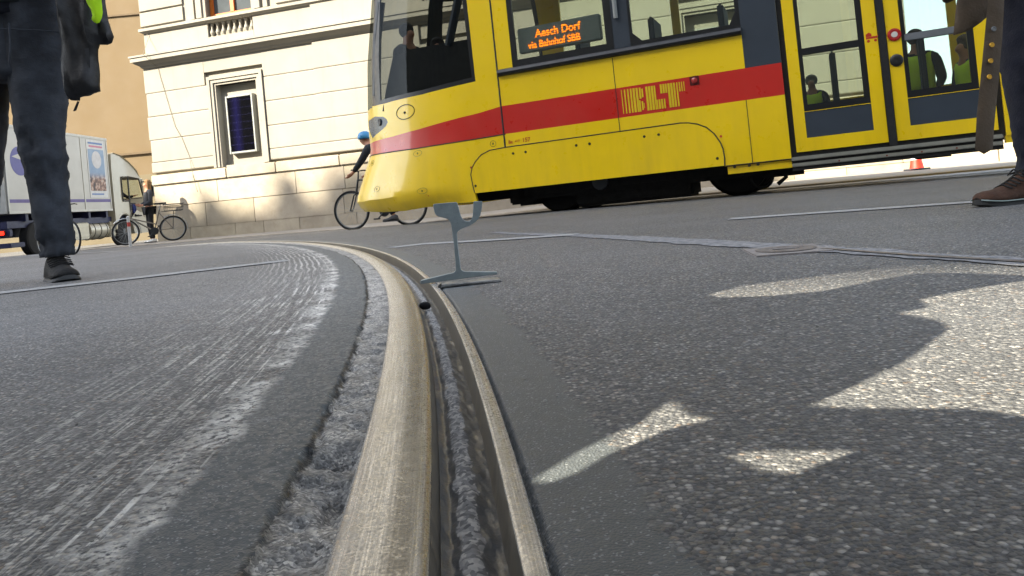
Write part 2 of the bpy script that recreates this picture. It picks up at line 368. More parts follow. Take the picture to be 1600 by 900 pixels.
_gp=[(.0018,-.022),(.005,-.0245),(.008,-.0255),(.0115,-.0235),(.015,-.021),(.020,-.0195),(.025,-.0205),(.029,-.023),(.034,-.0255),(.0415,-.0265)]
_gd=np.linspace(.0018,.0415,34); dirt=sweep('groove_dirt',[(a,float(np.interp(a,[q[0] for q in _gp],[q[1] for q in _gp]))) for a in _gd],M_GD,None,wob=lambda S,D:(fbm(S*38+D*30,D*95,3,21)-.47)*.0065,auto=None)
tag(dirt,kind='stuff')
# pebble-like clod lying in the groove
mb=MB(); p=G(664,478,-.012); bm=bmesh.new(); bmesh.ops.create_icosphere(bm,subdivisions=3,radius=.011)
for v_ in bm.verts:
    k=.75+.5*float(fbm(v_.co.x*110+5,v_.co.y*110+v_.co.z*70,3,2)); v_.co*=k; v_.co.z*=.75
mb.add([(v_.co.x+p[0],v_.co.y+p[1],v_.co.z+p[2]) for v_ in bm.verts],[[v_.index for v_ in f.verts] for f in bm.faces]); bm.free()
clod=mb.build('dirt_clod',simple('black_clod','#141416',.95,bump=.5),smooth=True); tag(clod,'small black clod of dirt stuck in the groove of the curved rail','clod')

# straight joint with the outer rail to the right
def G2(l): return [G(*p) for p in l]
n=N('pale_joint'); g1=n.noise(45,5,.7); n.base(n.mix(n.rng(g1,.4,.62),C('#626467'),C('#929191')),.85,0.,n.bump(n.noise(300,3),.4,.002)); M_J=n.m
n=N('road_paint'); g1=n.noise(160,4,.7); g2=n.noise(12,4,.6); n.base(n.mix(n.math('MULTIPLY',n.rng(g1,.46,.6),n.rng(g2,.3,.75,.25,1.)),C('#a6a7a6'),C('#5c5e60')),.7,0.,n.bump(n.noise(300,3),.4,.002)); M_P=n.m
def ribbon(name,pts,wd,mat,z=.004,nseg=40,ragged=0.,parent=None,seed=1):
    pts=np.array(pts,float)[:,:2]; L=np.r_[0,np.cumsum(np.hypot(*np.diff(pts,axis=0).T))]; t=np.linspace(0,L[-1],nseg*len(pts))
    c=np.c_[np.interp(t,L,pts[:,0]),np.interp(t,L,pts[:,1])]
    for _ in range(12): c[1:-1]=(c[:-2]+2*c[1:-1]+c[2:])/4
    tg=np.gradient(c,axis=0); tg/=np.linalg.norm(tg,axis=1)[:,None]; nn=np.c_[-tg[:,1],tg[:,0]]
    wd=np.interp(t,L,wd) if np.ndim(wd) else np.full(len(t),wd)
    k=np.array([-1,-.5,0,.5,1.]); o=(k[None]*wd[:,None]/2); 
    if ragged: o[:,0]-=ragged*fbm(t*18,0*t,4,seed); o[:,-1]+=ragged*fbm(t*18,0*t+4,4,seed+3)
    x=c[:,:1]+nn[:,:1]*o; y=c[:,1:]+nn[:,1:]*o
    zz=zg(x,y)+z+(fbm(x*1.1,y*1.1,3,3)-.45)*.006*sst(.4,1.5,np.hypot(x,y))
    return npmesh(name,np.c_[x.ravel(),y.ravel(),zz.ravel()],grid_faces(len(c),5),mat,parent)
mk1=ribbon('road_marking',G2([(-120,470),(0,459),(225,434),(450,408)]),.13,M_P,z=.0035); tag(mk1,kind='structure')
mk2=ribbon('road_marking',G2([(610,388),(660,382),(760,376),(900,367)]),.12,M_P,z=.0035); tag(mk2,kind='structure')
mk3=ribbon('road_marking',G2([(1140,343),(1300,332),(1520,317),(1700,305)]),.13,M_P,z=.0035); tag(mk3,kind='structure')
mk4=ribbon('road_marking',[G(-60,404,-.1),G(40,397,-.1),G(180,389,-.1),G(330,379,-.1)],.16,M_P,z=.006); tag(mk4,kind='structure')
jt=ribbon('road_joint',G2([(770,364),(880,367),(1000,373),(1100,379),(1200,385),(1320,392),(1440,400),(1700,418)]),[.02,.05,.07,.08,.07,.06,.05,.04],M_J,z=.0022,ragged=.035); tag(jt,kind='structure')
or_=ribbon('outer_rail',G2([(1285,390),(1360,396),(1440,402),(1600,412),(1750,424)]),.013,simple('rusty_rail','#7d726c',.45,.5,.3,30,.2),z=.0045); tag(or_,'thin rusty rail edge lying in the pale joint at the right','rail')
# small square access cover
c=G(1228,392); cover=thing('access_cover','small square brown iron access cover flush in the asphalt beside the pale joint','access cover',(c[0],c[1],-.0015),R(-8))
MI=simple('cast_iron_rust','#8a8582',.7,.3,.25,40,.4)
mb=MB(); mb.rbox((-.085,-.10,-.02),(.085,.10,.005),.003); mb.build('frame',MI,cover)
mb=MB(); mb.lathe((0,0,.0052),(0,0,1),[(0,.068),(.002,.068),(.002,.052),(.001,.050),(.001,.001)],40); mb.build('lid',simple('cast_iron_dark','#77716d',.6,.4,.3,60,.4),cover)
mb=MB(); mb.rbox((-.03,-.006,.005),(.03,.006,.008),.001); mb.build('lifting_bar',MI,cover)
# scattered pebbles of grit near the camera
mb=MB()
for k in range(170):
    y=rng.uniform(.42,2.4); x=rng.uniform(-.62*y,.66*y); s0_,d0_=rail_uv(x,y)
    if abs(d0_)<.06: continue
    r=rng.uniform(.0008,.0026)*(1.3 if rng.random()<.1 else 1); t=rng.uniform(0,3); e=rng.uniform(.6,1)
    V=[(x+r*math.cos(t+a)*(1 if i else 1)*(.8+.3*rng.random()),y+r*e*math.sin(t+a),.001) for i,a in enumerate(np.linspace(0,2*math.pi,6)[:-1])]
    V+= [(x+.55*r*math.cos(t+a),y+.55*r*e*math.sin(t+a),.001+r*.7) for a in np.linspace(0,2*math.pi,6)[:-1]]
    mb.add(V,[(i,(i+1)%5,(i+1)%5+5,i+5) for i in range(5)]+[(5,6,7,8,9)])
tag(mb.build('loose_grit',simple('grit_chips','#9b9a95',.9,0,.5,90)),kind='stuff')

# pavement beyond the tram
M_PV=simple('pavement_concrete','#8f8980',.9,0,.16,1.6,.4,60)
kp=np.array([(60,2.),(14,7.2),(6.2,8.9),(3.2,9.35),(0.4,10.6),(-1.0,12.6),(-2.2,14.6),(-5,16.4),(-9.3,18.3),(-10.8,18.8)])
t=np.linspace(0,1,len(kp)); tt=np.linspace(0,1,160); kx=np.interp(tt,t,kp[:,0]); ky=np.interp(tt,t,kp[:,1])
for _ in range(10): kx[1:-1]=(kx[:-2]+kx[1:-1]*2+kx[2:])/4; ky[1:-1]=(ky[:-2]+ky[1:-1]*2+ky[2:])/4
rows=[]
for off,zz in ((0,-.06),(0,.018),(.02,.028),(.16,.030)): rows.append((kx+.27*off,ky+.96*off,zg(kx,ky)+zz))
for f in (.15,.4,.7,1.):
    nx=kx; ex=kx+.28*8; ey=(20-(kx+9.48)*.281)+6
    rows.append((kx*(1-f)+ex*f,(ky+.16)*(1-f)+ey*f,zg(kx*(1-f)+ex*f,ky*(1-f)+ey*f)+.032))
V=np.array(rows).transpose(0,2,1).reshape(-1,3); I=grid_faces(len(rows),160)
nk=3*159
tag(npmesh('kerb',V[:4*160],I[:nk],simple('kerb_stone','#9a9286',.85,0,.2,3,.4,50),smooth=False),kind='structure')
tag(npmesh('pavement',V[3*160:],grid_faces(len(rows)-3,160),M_PV),kind='structure')

# ------------------------------------------------------------ white corner building
def FB(a,b): return a,b
n=N('facade_plaster'); g1=n.noise(.8,6,.6); g2=n.noise(14,4,.6); st_=n.noise(1.,5,.65,vec=n.mapv((3.,3.,.35)))
c_=n.mix(n.rng(g1,.35,.7),C('#88847b'),C('#938f85')); c_=n.mix(n.rng(st_,.55,.8,0,.35),c_,C('#746e62')); n.base(c_,.85,0.,n.bump(g2,.12,.004)); M_PL=n.m
n=N('plinth_stone'); oi=n.new('ShaderNodeVertexColor',layer_name='tint').outputs[0]; g1=n.noise(2.2,6,.65); g2=n.noise(30,4,.6)
c_=n.mix(n.rng(g1,.35,.68),C('#9a907f'),C('#aea491')); c_=n.mix(1.,c_,oi,'MULTIPLY'); c_=n.mix(n.rng(n.noise(5,6,.7),.56,.72,0,.4),c_,C('#8c7a60')); n.base(c_,.85,0.,n.bump(g2,.35,.006)); M_PS=n.m
bld=thing('corner_building','white stuccoed corner building with grooved courses, cornice, stone plinth and orange framed windows','building',matrix=FAC.matrix())
BAYS=[2.90,8.75,14.55]; TE=18.2; ZT=17.
def wall_with_openings(mb,x0,x1,z0,z1,y0,y1,ops):
    ops=sorted(ops); cur=x0
    for a,b,c,d in ops:
        if a>cur: mb.box((cur,y0,z0),(a,y1,z1))
        if c>z0: mb.box((a,y0,z0),(b,y1,c))
        if d<z1: mb.box((a,y0,d),(b,y1,z1))
        cur=b
    if cur<x1: mb.box((cur,y0,z0),(x1,y1,z1))
mb=MB(); ops=[(b-.60,b+.60,1.66,3.70) for b in BAYS]; wall_with_openings(mb,.24,TE,1.5,4.40,.16,.62,ops)
mb.box((.26,.62,-.4),(TE,9.,4.40)); 
ops2=[(b-.66,b+.66,5.42,8.1) for b in BAYS]
wall_with_openings(mb,.30,TE,5.30,9.,.12,.62,ops2); mb.box((.30,.62,4.40),(TE,9.,9.))
wall_with_openings(mb,.32,TE,9.,ZT,.12,.62,[(b-.66,b+.66,10.,12.6) for b in BAYS]); mb.box((.32,.62,9.),(TE,9.,ZT))
mb.build('wall',M_PL,bld)
# plinth blocks with tints
def blocks(name,z0,z1,y,seed,lens=(1.1,2.2),bev=.008):
    rg=random.Random(seed); V=[];F=[];T=[]; x=.20+(.02 if seed%2 else 0)
    while x<TE:
        L=rg.uniform(*lens); x1=min(TE,x+L); t=rg.uniform(.82,1.08); bl=rg.uniform(-.04,.04); mbx=MB(); mbx.rbox((x+.002,y,z0+.002),(x1-.002,y+.5,z1-.002),bev)
        n0=len(V); V+=mbx.v; F+=[tuple(i+n0 for i in f) for f in mbx.f]; T+=[(t,t,t*(1+bl),1)]*len(mbx.f); x=x1
    o=mk(name,V,F,M_PS,bld); ca=o.data.color_attributes.new('tint','FLOAT_COLOR','CORNER'); k=0
    for p in o.data.polygons:
        for li in p.loop_indices: ca.data[li].color=T[p.index]
    return o
blocks('plinth_course',-.5,.17,.02,3,(.8,1.7)); blocks('plinth_course',.17,.77,.05,4,(1.2,2.6)); blocks('plinth_course',.77,1.33,.04,5,(1.3,2.3)); blocks('plinth_course',1.33,1.60,-.01,6,(1.0,2.6),.02)
# grooved courses
mb=MB(); zs=[1.66,1.93,2.51,3.12,3.73,4.39]; 
def course(x0,x1,za,zb,y):
    c=.022; prof=[(y+.022,za+.002),(y+.010,za+.006),(y,za+c+.004),(y,zb-c-.002),(y+.010,zb-.006),(y+.022,zb-.002),(y+.3,zb-.004),(y+.3,za+.004)]
    mb.prism(prof,x0,x1,ax='x')
rq=random.Random(2)
for k in range(len(zs)-1):
    za,zb=zs[k],zs[k+1]; q=.20+.03*(k%2)
    if k==len(zs)-2: course(q,5.17,3.73+.02,zb,.075) if False else None
    for (a,b,y) in [(q,2.10,.07)]+[(BAYS[i]+.82,(5.17 if i==0 else BAYS[i+1]-.80),.07) for i in range(2)]+[(BAYS[2]+.82,TE-.02,.07)]:
        if k==len(zs)-2 and a==q: b=2.02
        course(a,b,za,zb,y)
    for i in range(2): course([5.17,11.0][i],BAYS[i+1]-.801,za,zb,.025)
for i,b in enumerate(BAYS):
    mb.box((b-.9+.02,.075,4.06),(b+.9,.3,4.385))
mb.build('grooved_course',M_PL,bld,auto=25)
# ground floor opening surrounds
for b in BAYS:
    mb=MB()
    for (o,i_,y) in ((.80,.72,.03),(.72,.64,.055),(.64,.585,.09)):
        top=3.70+(o-.585)*1.05; ti=3.70+(i_-.585)*1.05
        mb.box((b-o,y,1.62),(b-i_,.40,top)); mb.box((b+i_,y,1.62),(b+o,.40,top)); mb.box((b-i_,y,ti),(b+i_,.40,top))
    mb.build('opening_surround',M_PL,bld)
    mb=MB(); mb.box((b-.61,.30,1.6),(b+.61,.42,3.75)); mb.build('niche_back',M_PL,bld)
# mouldings swept along the facade and returned at the corner
def moulding(name,prof,x0):
    "prof (out,z): out = projection towards the viewer"
    V=[];F=[];m_=len(prof)
    for (px,py,sx,sy) in ((x0,6.,-1,0),(x0,0,-1,-1),(TE,0,0,-1)):
        for o,z in prof: V.append((px+sx*o,py+sy*o+.07,z))
    for j in range(2):
        for k in range(m_): F.append((j*m_+k,j*m_+(k+1)%m_,(j+1)*m_+(k+1)%m_,(j+1)*m_+k))
    F.append(tuple(range(m_))); F.append(tuple(2*m_+k for k in range(m_)))
    mb=MB().add(V,F); return mb.build(name,M_PL,bld,auto=25)
moulding('cornice',[(-.3,4.38),(.02,4.38),(.06,4.41),(.08,4.45),(.16,4.50),(.20,4.54),(.235,4.545),(.235,4.645),(.26,4.655),(.26,4.70),(.02,4.76),(-.3,4.76)],.25)
moulding('sill_band',[(-.3,5.29),(-.01,5.29),(.03,5.31),(.05,5.335),(.08,5.34),(.08,5.41),(-.02,5.44),(-.3,5.44)],.30)
moulding('roof_cornice',[(-.3,16.2),(.1,16.2),(.35,16.6),(.6,16.7),(.6,17.),(-.3,17.1)],.30)
mb=MB()
for i,b in enumerate(BAYS):       # parapet zone with baluster recess
    x0=.30 if i==0 else (BAYS[i-1]+b)/2; x1=(b+BAYS[i+1])/2 if i<2 else TE
    mb.box((x0,.09,4.74),(b-.66,.6,5.30)); mb.box((b+.66,.09,4.74),(x1,.6,5.30)); mb.box((b-.66,.085,4.74),(b+.66,.6,4.93)); mb.box((b-.66,.28,4.93),(b+.66,.6,5.30))
mb.box((5.2,.04,4.74),(6.9,.09,5.30)); mb.box((5.2,.07,5.44),(6.9,.12,16.2)); 
mb.build('parapet',M_PL,bld)
for b in BAYS:
    mb=MB()
    for k in range(8):
        x=b-.58+k*.166; mb.lathe((x,.17,4.925),(0,0,1),[(0,.055),(.03,.055),(.04,.03),(.07,.045),(.12,.06),(.17,.045),(.23,.025),(.29,.03),(.32,.05),(.36,.055)],14)
    mb.build('balustrade',M_PL,bld)
# upper wall courses and windows
mb=MB()
for (a,c_) in [(.24,BAYS[0]-1.35)]+[(BAYS[i]+1.35,BAYS[i+1]-1.35) for i in range(2)]+[(BAYS[2]+1.35,TE-.03)]:
    mb=MB()
    for z0 in np.arange(5.46,16,.40):
        pr=[(.15,z0+.004),(.085,z0+.02),(.075,z0+.03),(.075,z0+.37),(.085,z0+.38),(.15,z0+.396)]; mb.prism(pr,a,c_,ax='x')
    mb.build('upper_course',M_PL,bld,auto=25)
for b in BAYS:
    mb=MB()
    for (o,i_,y) in ((1.12,1.0,.06),(.92,.76,.03),(.76,.66,.07)):
        for z0,z1 in ((5.44,8.3),(9.8,12.8)):
            mb.box((b-o,y,z0),(b-i_,.3,z1)); mb.box((b+i_,y,z0),(b+o,.3,z1)); mb.box((b-i_,y,z1-(o-i_)),(b+i_,.3,z1))
    mb.build('window_surround',M_PL,bld)
M_OW=simple('orange_varnished_wood','#b8641f',.45,0,.15,8,.1); M_DG=simple('window_glass_dark','#4c5256',.08,0,.2,2)
for b in BAYS:
    for z0,z1 in ((5.44,8.05),(10.02,12.55)):
        mb=MB(); x0,x1=b-.655,b+.655
        for (p,q) in (((x0,.25,z0),(x0+.09,.34,z1)),((x1-.09,.25,z0),(x1,.34,z1)),((x0+.09,.25,z0),(x1-.09,.34,z0+.09)),((x0+.09,.25,z1-.09),(x1-.09,.34,z1)),((b-.05,.24,z0+.09),(b+.05,.34,z1-.09))): mb.box(p,q)
        f=mb.build('window_frame',M_OW,bld); mb=MB(); mb.box((x0+.05,.30,z0+.05),(x1-.05,.32,z1-.05)); mb.build('pane',M_DG,f)
# display cases fixed in the niches
for i,b in enumerate((BAYS[0],BAYS[2])):
    t=thing('display_case',['grey framed display case with dark poster, left of the tram in the white wall','grey framed display case in the white wall, seen through the tram windows'][i],'display case',FAC.W((b+.01,.17,2.66)),math.atan2(FAC.M[1,0],FAC.M[0,0]))
    mb=MB(); w_,h_=.395,.735; mb.rbox((-w_,0,-h_),(w_,.13,h_),.012); 
    mb=MB()
    for p,q in (((-w_,-.02,-h_),(-w_+.05,.13,h_)),((w_-.05,-.02,-h_),(w_,.13,h_)),((-w_+.05,-.02,-h_),(w_-.05,.13,-h_+.05)),((-w_+.05,-.02,h_-.05),(w_-.05,.13,h_))): mb.rbox(p,q,.008)
    mb.build('frame',simple('grey_aluminium','#8a8d8a',.5,.0,.05),t)
    n=N('night_poster'); sp=n.sep(n.tc.outputs['Object']); gl=n.rng(n.math('ABSOLUTE',n.math('ADD',sp[0],.12)),.17,.0,0,1); 
    txt=n.math('MULTIPLY',n.rng(n.noise(40,3,.6,vec=n.mapv((1.,1.,1.))),.52,.6),n.math('GREATER_THAN',n.math('SINE',n.math('MULTIPLY',sp[2],34.)),.86))
    n.base(n.mix(n.math('MULTIPLY',txt,.35),n.mix(gl,C('#050509'),C('#0e0d2c')),C('#33335c')),.12,0.); n.b.inputs['Specular IOR Level'].default_value=.3
    mb=MB(); mb.box((-w_+.045,.0,-h_+.045),(w_-.045,.02,h_-.045)); mb.build('poster',n.m,t)
# crack-like hanging cable on the facade
mb=MB(); pts=[FAC.L(CAMP)*0]
pl=[(226,40),(232,60),(239,88),(247,106),(251,122),(258,145),(266,172),(274,198),(284,215),(296,245),(305,275),(312,300)]
P3=[]
for i,(x,y) in enumerate(pl):
    t_,z_=FAC.hit(x,y,.06); P3.append((t_,-.30 if 4.4<z_<4.8 else (.055 if z_>1.6 else -.02),z_))
mb.tube(P3,.006,5); mb.build('hanging_cable',simple('grey_cable','#7d7668',.7),bld)
# low stone wall continuing to the right
lw=thing('stone_wall','low pale stone wall beyond the tram doors, behind the traffic cone','wall',matrix=FAC.matrix())
mb=MB()
rg=random.Random(5); x=TE+.05
while x<46:
    L=rg.uniform(.9,1.6); mb.rbox((x,.0,-.3),(x+L-.012,.5,.74),.02); x+=L
mb.build('wall_blocks',simple('pale_limestone','#b9ad98',.85,0,.22,1.7,.4,40),lw)
mb=MB(); mb.rbox((TE+.03,-.06,.74),(46,.56,.84),.015); mb.build('coping',simple('pale_limestone','#b9ad98'),lw)

# tan building down the side street and pale block beside it
def flat_building(name,label,x0,x1,y0,y1,z1,mat,band,rows,cat='building',bandmat=None):
    t=thing(name,label,cat); mb=MB(); mb.box((x0,y0,-.5),(x1,y1,z1)); mb.build('wall',mat,t)
    if band: mb=MB(); mb.box((x0-.02,y0-.06,-.5),(x1+.02,y0,band)); mb.build('plinth',bandmat or mat,t)
    for (a,b,c,d) in rows:
        mb=MB(); mb.box((a-.1,y0-.05,c-.1),(b+.1,y0+.02,d+.1)); f=mb.build('window_frame',simple('pale_window_surround','#d9c98f',.7),t)
        mb=MB(); mb.box((a,y0-.062,c),(b,y0-.052,d)); mb.build('pane',M_DG,f)
    return t
M_TAN=simple('tan_render','#6f5f46',.9,0,.06,.5,.15,25)
tb=flat_building('tan_building','plain tan rendered building side behind the white lorry','building',) if False else None
tb=flat_building('tan_building','plain tan rendered building behind the white lorry, left of the white corner building',-31.5,-10.,37,60,19,M_TAN,2.9,[],bandmat=simple('beige_plinth','#6f6550',.9,0,.08,.6))
mb=MB(); mb.box((-31.6,36.93,10.6),(-9.9,37.02,10.68)); mb.box((-31.6,36.9,3.9),(-9.9,37.02,4.0)); mb.build('string_line',simple('tan_string','#63543f',.9),tb)
pb=flat_building('pale_building','pale block with yellow edged windows glimpsed left of the standing man leg','building',) if False else None
pb=flat_building('pale_building','pale building with yellow edged windows, glimpsed between the standing man and the lorry roof',-60,-32.6,44,60,20,simple('pale_render','#b9b3a4',.9,0,.1,.5),1.2,[(-33.9-3*k,-32.9-3*k-.6,4+3.4*j,6.2+3.4*j) for k in range(7) for j in range(4)])

# building across the street behind the camera: its roofline casts the street's shade
dF=np.array([FAC.M[0,0],FAC.M[1,0]]); nF=np.array([-dF[1],dF[0]])
D0=18.; P0=-nF*D0
OC=Frame((P0[0],P0[1],0),math.atan2(dF[1],dF[0]))
Sx,Sy,Sz=1.137,.719,-.9
def back(p):
    "follow a sun ray from p back to the plane of the building across the street -> lateral, height"
    p=np.array(p,float); nn=p[0]*nF[0]+p[1]*nF[1]; sn=Sx*nF[0]+Sy*nF[1]; t=(nn+D0)/sn
    q=p-t*np.array([Sx,Sy,Sz]); l=OC.L(q); return l[0],l[2]
holeG=[(-.02,.40),(.85,.40),(-.02,1.36),(.98,1.36)]
hl=np.array([back((x,y,0)) for x,y in holeG]); ha,hb=hl.min(0)-.24,hl.max(0)+.24
prof=[]
for t_,z_ in [(-30,2.2),(-3,2.2),(-.9,2.1),(-.2,1.5),(.3,1.0),(.9,.62),(1.35,.58),(1.7,1.2),(2.05,.58),(2.7,.5),(3.5,.5),(3.95,1.5),(4.35,.6),(4.9,.6),(5.15,1.1),(5.6,1.3),(7.6,1.4),(9,1.5),(12,.9),(15.5,.3),(16.6,-1.2),(17.4,-3.4),(30,-3.4)]:
    prof.append(back(FAC.W((t_,.0,z_))))
ob=thing('street_building','tall grey town house across the street behind the viewer','building',matrix=OC.matrix())
mb=MB(); xs=[p[0] for p in prof]
poly=[(prof[0][0],ha[1]-1.6)]+[(a,b) for a,b in prof]+[(prof[-1][0],prof[-1][1]),(30,prof[-1][1]),(30,ha[1]-1.6)]
# lower storeys (solid), then upper storeys around an opening added to pass the sun beam
xL,xR=prof[0][0],30
mb.box((xL,-6,-1),(xR,0,ha[1])); mb.box((xL,-.5,ha[1]),(ha[0],0,hb[1])); mb.box((hb[0],-.5,ha[1]),(xR,0,hb[1]))
up=[(xL,hb[1])]+[(a,b) for a,b in prof]+[(xR,prof[-1][1]),(xR,hb[1])]
mb.prism(up,-.5,0)
mb.build('wall',simple('grey_town_render','#8d897f',.9,0,.1,.4),ob)
for k in range(-14,6):
    for z0 in (1.,4.6,8.2,11.8,20.4,24.):
        xx=xL+3.1*(k+15)
        if xx+1.5>xR: continue
        mb=MB(); mb.box((xx,.0,z0),(xx+1.3,.05,z0+2.)); mb.build('window',M_DG,ob)
# added unseen sheet near the camera, holes cut to shape the sun patches
patch=[[(1268,637),(1330,610),(1400,574),(1445,545),(1484,515),(1474,503),(1405,489),(1452,481),(1440,468),(1520,452),(1620,436),(1800,415),(1800,668),(1600,651),(1515,640),(1450,640),(1360,640)],
 [(1105,461),(1160,447),(1240,437),(1330,425),(1400,416),(1500,412),(1620,416),(1700,420),(1700,436),(1600,431),(1500,427),(1430,428),(1372,438),(1290,455),(1205,463),(1130,465)],
 [(838,752),(862,757),(905,742),(955,712),(1010,690),(1050,672),(1120,656),(1082,650),(1058,627),(1028,643),(1008,663),(965,680),(912,706)],
 [(1145,713),(1180,707),(1260,706),(1340,706),(1300,722),(1240,744),(1195,738)]]
from mathutils import Vector as VV
tv=[VV((-.62,.0)),VV((1.25,.0)),VV((1.25,1.85)),VV((-.62,1.85))]; te=[(0,1),(1,2),(2,3),(3,0)]; loops=[]
for pz in patch:
    g=[G(*p)[:2] for p in pz]; loops.append([tuple(q) for q in g]); n0=len(tv); tv+=[VV(tuple(q)) for q in g]; te+=[(n0+i,n0+(i+1)%len(g)) for i in range(len(g))]
for x in np.arange(-.5,1.2,.16):
    for y in np.arange(.12,1.8,.16): tv.append(VV((x,y)))
vo,eo,fo,_,_,_=delaunay_2d_cdt(tv,te,[],0,1e-5)
def stencil_pt(x,y): t=.30+.35*y; return (x-Sx*t,y-Sy*t,.9*t)
V=[stencil_pt(v.x,v.y) for v in vo]; F=[]
for f in fo:
    cx=sum(vo[i].x for i in f)/3; cy=sum(vo[i].y for i in f)/3
    if not any(inpoly(cx,cy,L) for L in loops): F.append(tuple(f))
th_=thing('sun_stencil_screen','added unseen dark sheet on thin poles, cut to shape the sun patches','sun_stencil')
to=mk('sun_stencil',V,F,simple('dark_stencil_sheet','#3c4348',.8),th_); mo=to.modifiers.new('s','SOLIDIFY'); mo.thickness=.0015
mb=MB()
for (x,y) in ((-.62,.0),(-.62,1.85),(1.25,0.)):
    p=stencil_pt(x,y); mb.tube([(p[0],p[1],0),(p[0],p[1],p[2]+.02)],.008,8)
mb.build('stencil_pole',simple('grey_aluminium','#8f9391'),th_)

# ------------------------------------------------------------ the yellow tram
WT=2.3; T0=-1.45; BN=1.15
def px_of(t,i,z):
    w_=TRM.W((t,i,z))-CAMP; 
    a,b=w_[0]/w_[1],w_[2]/w_[1]; return 800+FL*(a*CT-b*ST), 309-FL*(a*ST+b*CT)
def nose(q,L):
    if q>=T0: return q,0.
    f=min(1.,(T0-q)/1.5)*math.pi/2; p=.62
    return T0-L*math.sin(f)**p*1. if False else T0-L*(math.sin(f)), BN*(1-math.cos(f))**1.0
def target(z):
    for (z0,x0),(z1,x1) in zip(TG[:-1],TG[1:]):
        if z<=z1: k=max(0,(z-z0)/(z1-z0)); return x0+k*(x1-x0)
    return TG[-1][1]
ZCR=.34
TG=[(.10,600),(.14,582),(.18,571),(.23,564),(.30,559.5),(.38,557.5),(.95,580),(1.3,575),(2.0,574),(2.9,582),(3.6,600)]
LC={}
def nlen(z):
    k=round(z*50)
    if k in LC: return LC[k]
    zz=k/50; tx=target(zz); lo,hi=.2,2.4
    for _ in range(22):
        m_=(lo+hi)/2; mn=min(px_of(*(lambda a:(a[0],a[1]))(nose(T0-1.5*j/24,m_)),zz)[0] for j in range(25))
        if mn>tx: lo=m_
        else: hi=m_
    LC[k]=m_; return m_
def nl(z):
    a=math.floor(z*50)/50; f=(z-a)*50; return nlen(a)*(1-f)+nlen(a+.02)*f
def surf(q,z,off=0.):
    "body side surface -> local point; tuck-under at the bottom of the nose, slight lean inwards above the waist"
    t,i=nose(q,nl(max(.1,min(3.5,z))))
    inn=0.
    k=min(1,max(0,(-1.46-q)/.22)); e_=ZCR-z; inn+=k*.6*(0 if e_<-.04 else ((e_+.04)**2/.16 if e_<.04 else e_))
    return (t,i+inn+off,z)
def inv(x,y,off=0.):
    t,z=TRM.hit(x,y,off); q=t
    if t>T0+.02: return q,z
    best=None
    for a in np.linspace(T0-1.3,T0+.1,40):
        for b in np.linspace(z-.5,z+.5,21):
            p=px_of(*surf(a,b)); e=(p[0]-x)**2+(p[1]-y)**2
            if best is None or e<best[0]: best=(e,a,b)
    _,a,b=best
    for _ in range(12):
        p=px_of(*surf(a,b)); pa=px_of(*surf(a+1e-3,b)); pb=px_of(*surf(a,b+1e-3))
        J=np.array([[(pa[0]-p[0]),(pb[0]-p[0])],[(pa[1]-p[1]),(pb[1]-p[1])]])/1e-3
        try: dl=np.linalg.solve(J+np.eye(2)*1e-3,np.array([x-p[0],y-p[1]]))
        except Exception: break
        dl=np.clip(dl,-.05,.05); a+=dl[0]; b+=dl[1]
    return max(a,T0-1.45),b
def PX(l): return [inv(*p) for p in l]
QF=T0-1.5
tram=thing('tram','yellow tram with a red stripe, amber destination display and double doors, crossing the street','tram',matrix=TRM.matrix())
def paint(name,col,rough=.32):
    n=N(name); g1=n.noise(1.2,5,.6); st_=n.noise(1.,5,.7,vec=n.mapv((5.,5.,.7))); c=C(col); dk=tuple(x*.80 for x in c[:3])+(1,)
    z=n.sep(n.tc.outputs['Object'])[2]
    cc=n.mix(n.rng(g1,.3,.7,.0,.5),c,dk); dirt=n.math('MULTIPLY',n.rng(st_,.42,.75),n.rng(z,1.2,.1,.02,.22)); cc=n.mix(dirt,cc,C('#7d6a3a'))
    n.base(cc,n.rng(n.noise(7,4,.6),.3,.7,rough-.08,rough+.12),0.,n.bump(n.noise(1.6,2,.4),.06,.02)); n.b.inputs['Coat Weight'].default_value=.6; n.b.inputs['Coat Roughness'].default_value=.08; return n.m
M_Y=paint('tram_yellow','#fdd600'); M_R=paint('tram_red','#cc1f14'); M_BK=simple('black_trim','#15171a',.35,0,.2,5); M_AN=simple('anthracite_panel','#343d47',.4,0,.12,3); M_RB=simple('black_rubber','#141416',.7,0,.2,8)
M_IN=simple('interior_grey','#5f6163',.8); M_UF=simple('underframe_black','#111112',.9,0,.3,5,.3)
n=N('tram_glass'); n.n.remove(n.b)
tr=n.new('ShaderNodeBsdfTransparent',{0:(.76,.80,.76,1)}); gl=n.new('ShaderNodeBsdfGlossy',{'Roughness':.02,'Color':(.9,.95,1,1)}); lw_=n.new('ShaderNodeFresnel',{'IOR':1.5}); mx=n.new('ShaderNodeMixShader'); n.put(mx.inputs[0],n.math('MINIMUM',n.math('MULTIPLY',lw_.outputs[0],1.2),.4)); n.t.links.new(tr.outputs[0],mx.inputs[1]); n.t.links.new(gl.outputs[0],mx.inputs[2]); n.t.links.new(mx.outputs[0],n.out.inputs[0]); M_GL=n.m
n=N('cab_glass_tinted'); n.n.remove(n.b)
tr=n.new('ShaderNodeBsdfTransparent',{0:(.46,.48,.47,1)}); gl=n.new('ShaderNodeBsdfGlossy',{'Roughness':.03,'Color':(.35,.38,.4,1)}); lw_=n.new('ShaderNodeFresnel',{'IOR':1.45}); mx=n.new('ShaderNodeMixShader'); n.put(mx.inputs[0],n.math('MINIMUM',lw_.outputs[0],.035)); n.t.links.new(tr.outputs[0],mx.inputs[1]); n.t.links.new(gl.outputs[0],mx.inputs[2]); n.t.links.new(mx.outputs[0],n.out.inputs[0]); M_GC=n.m
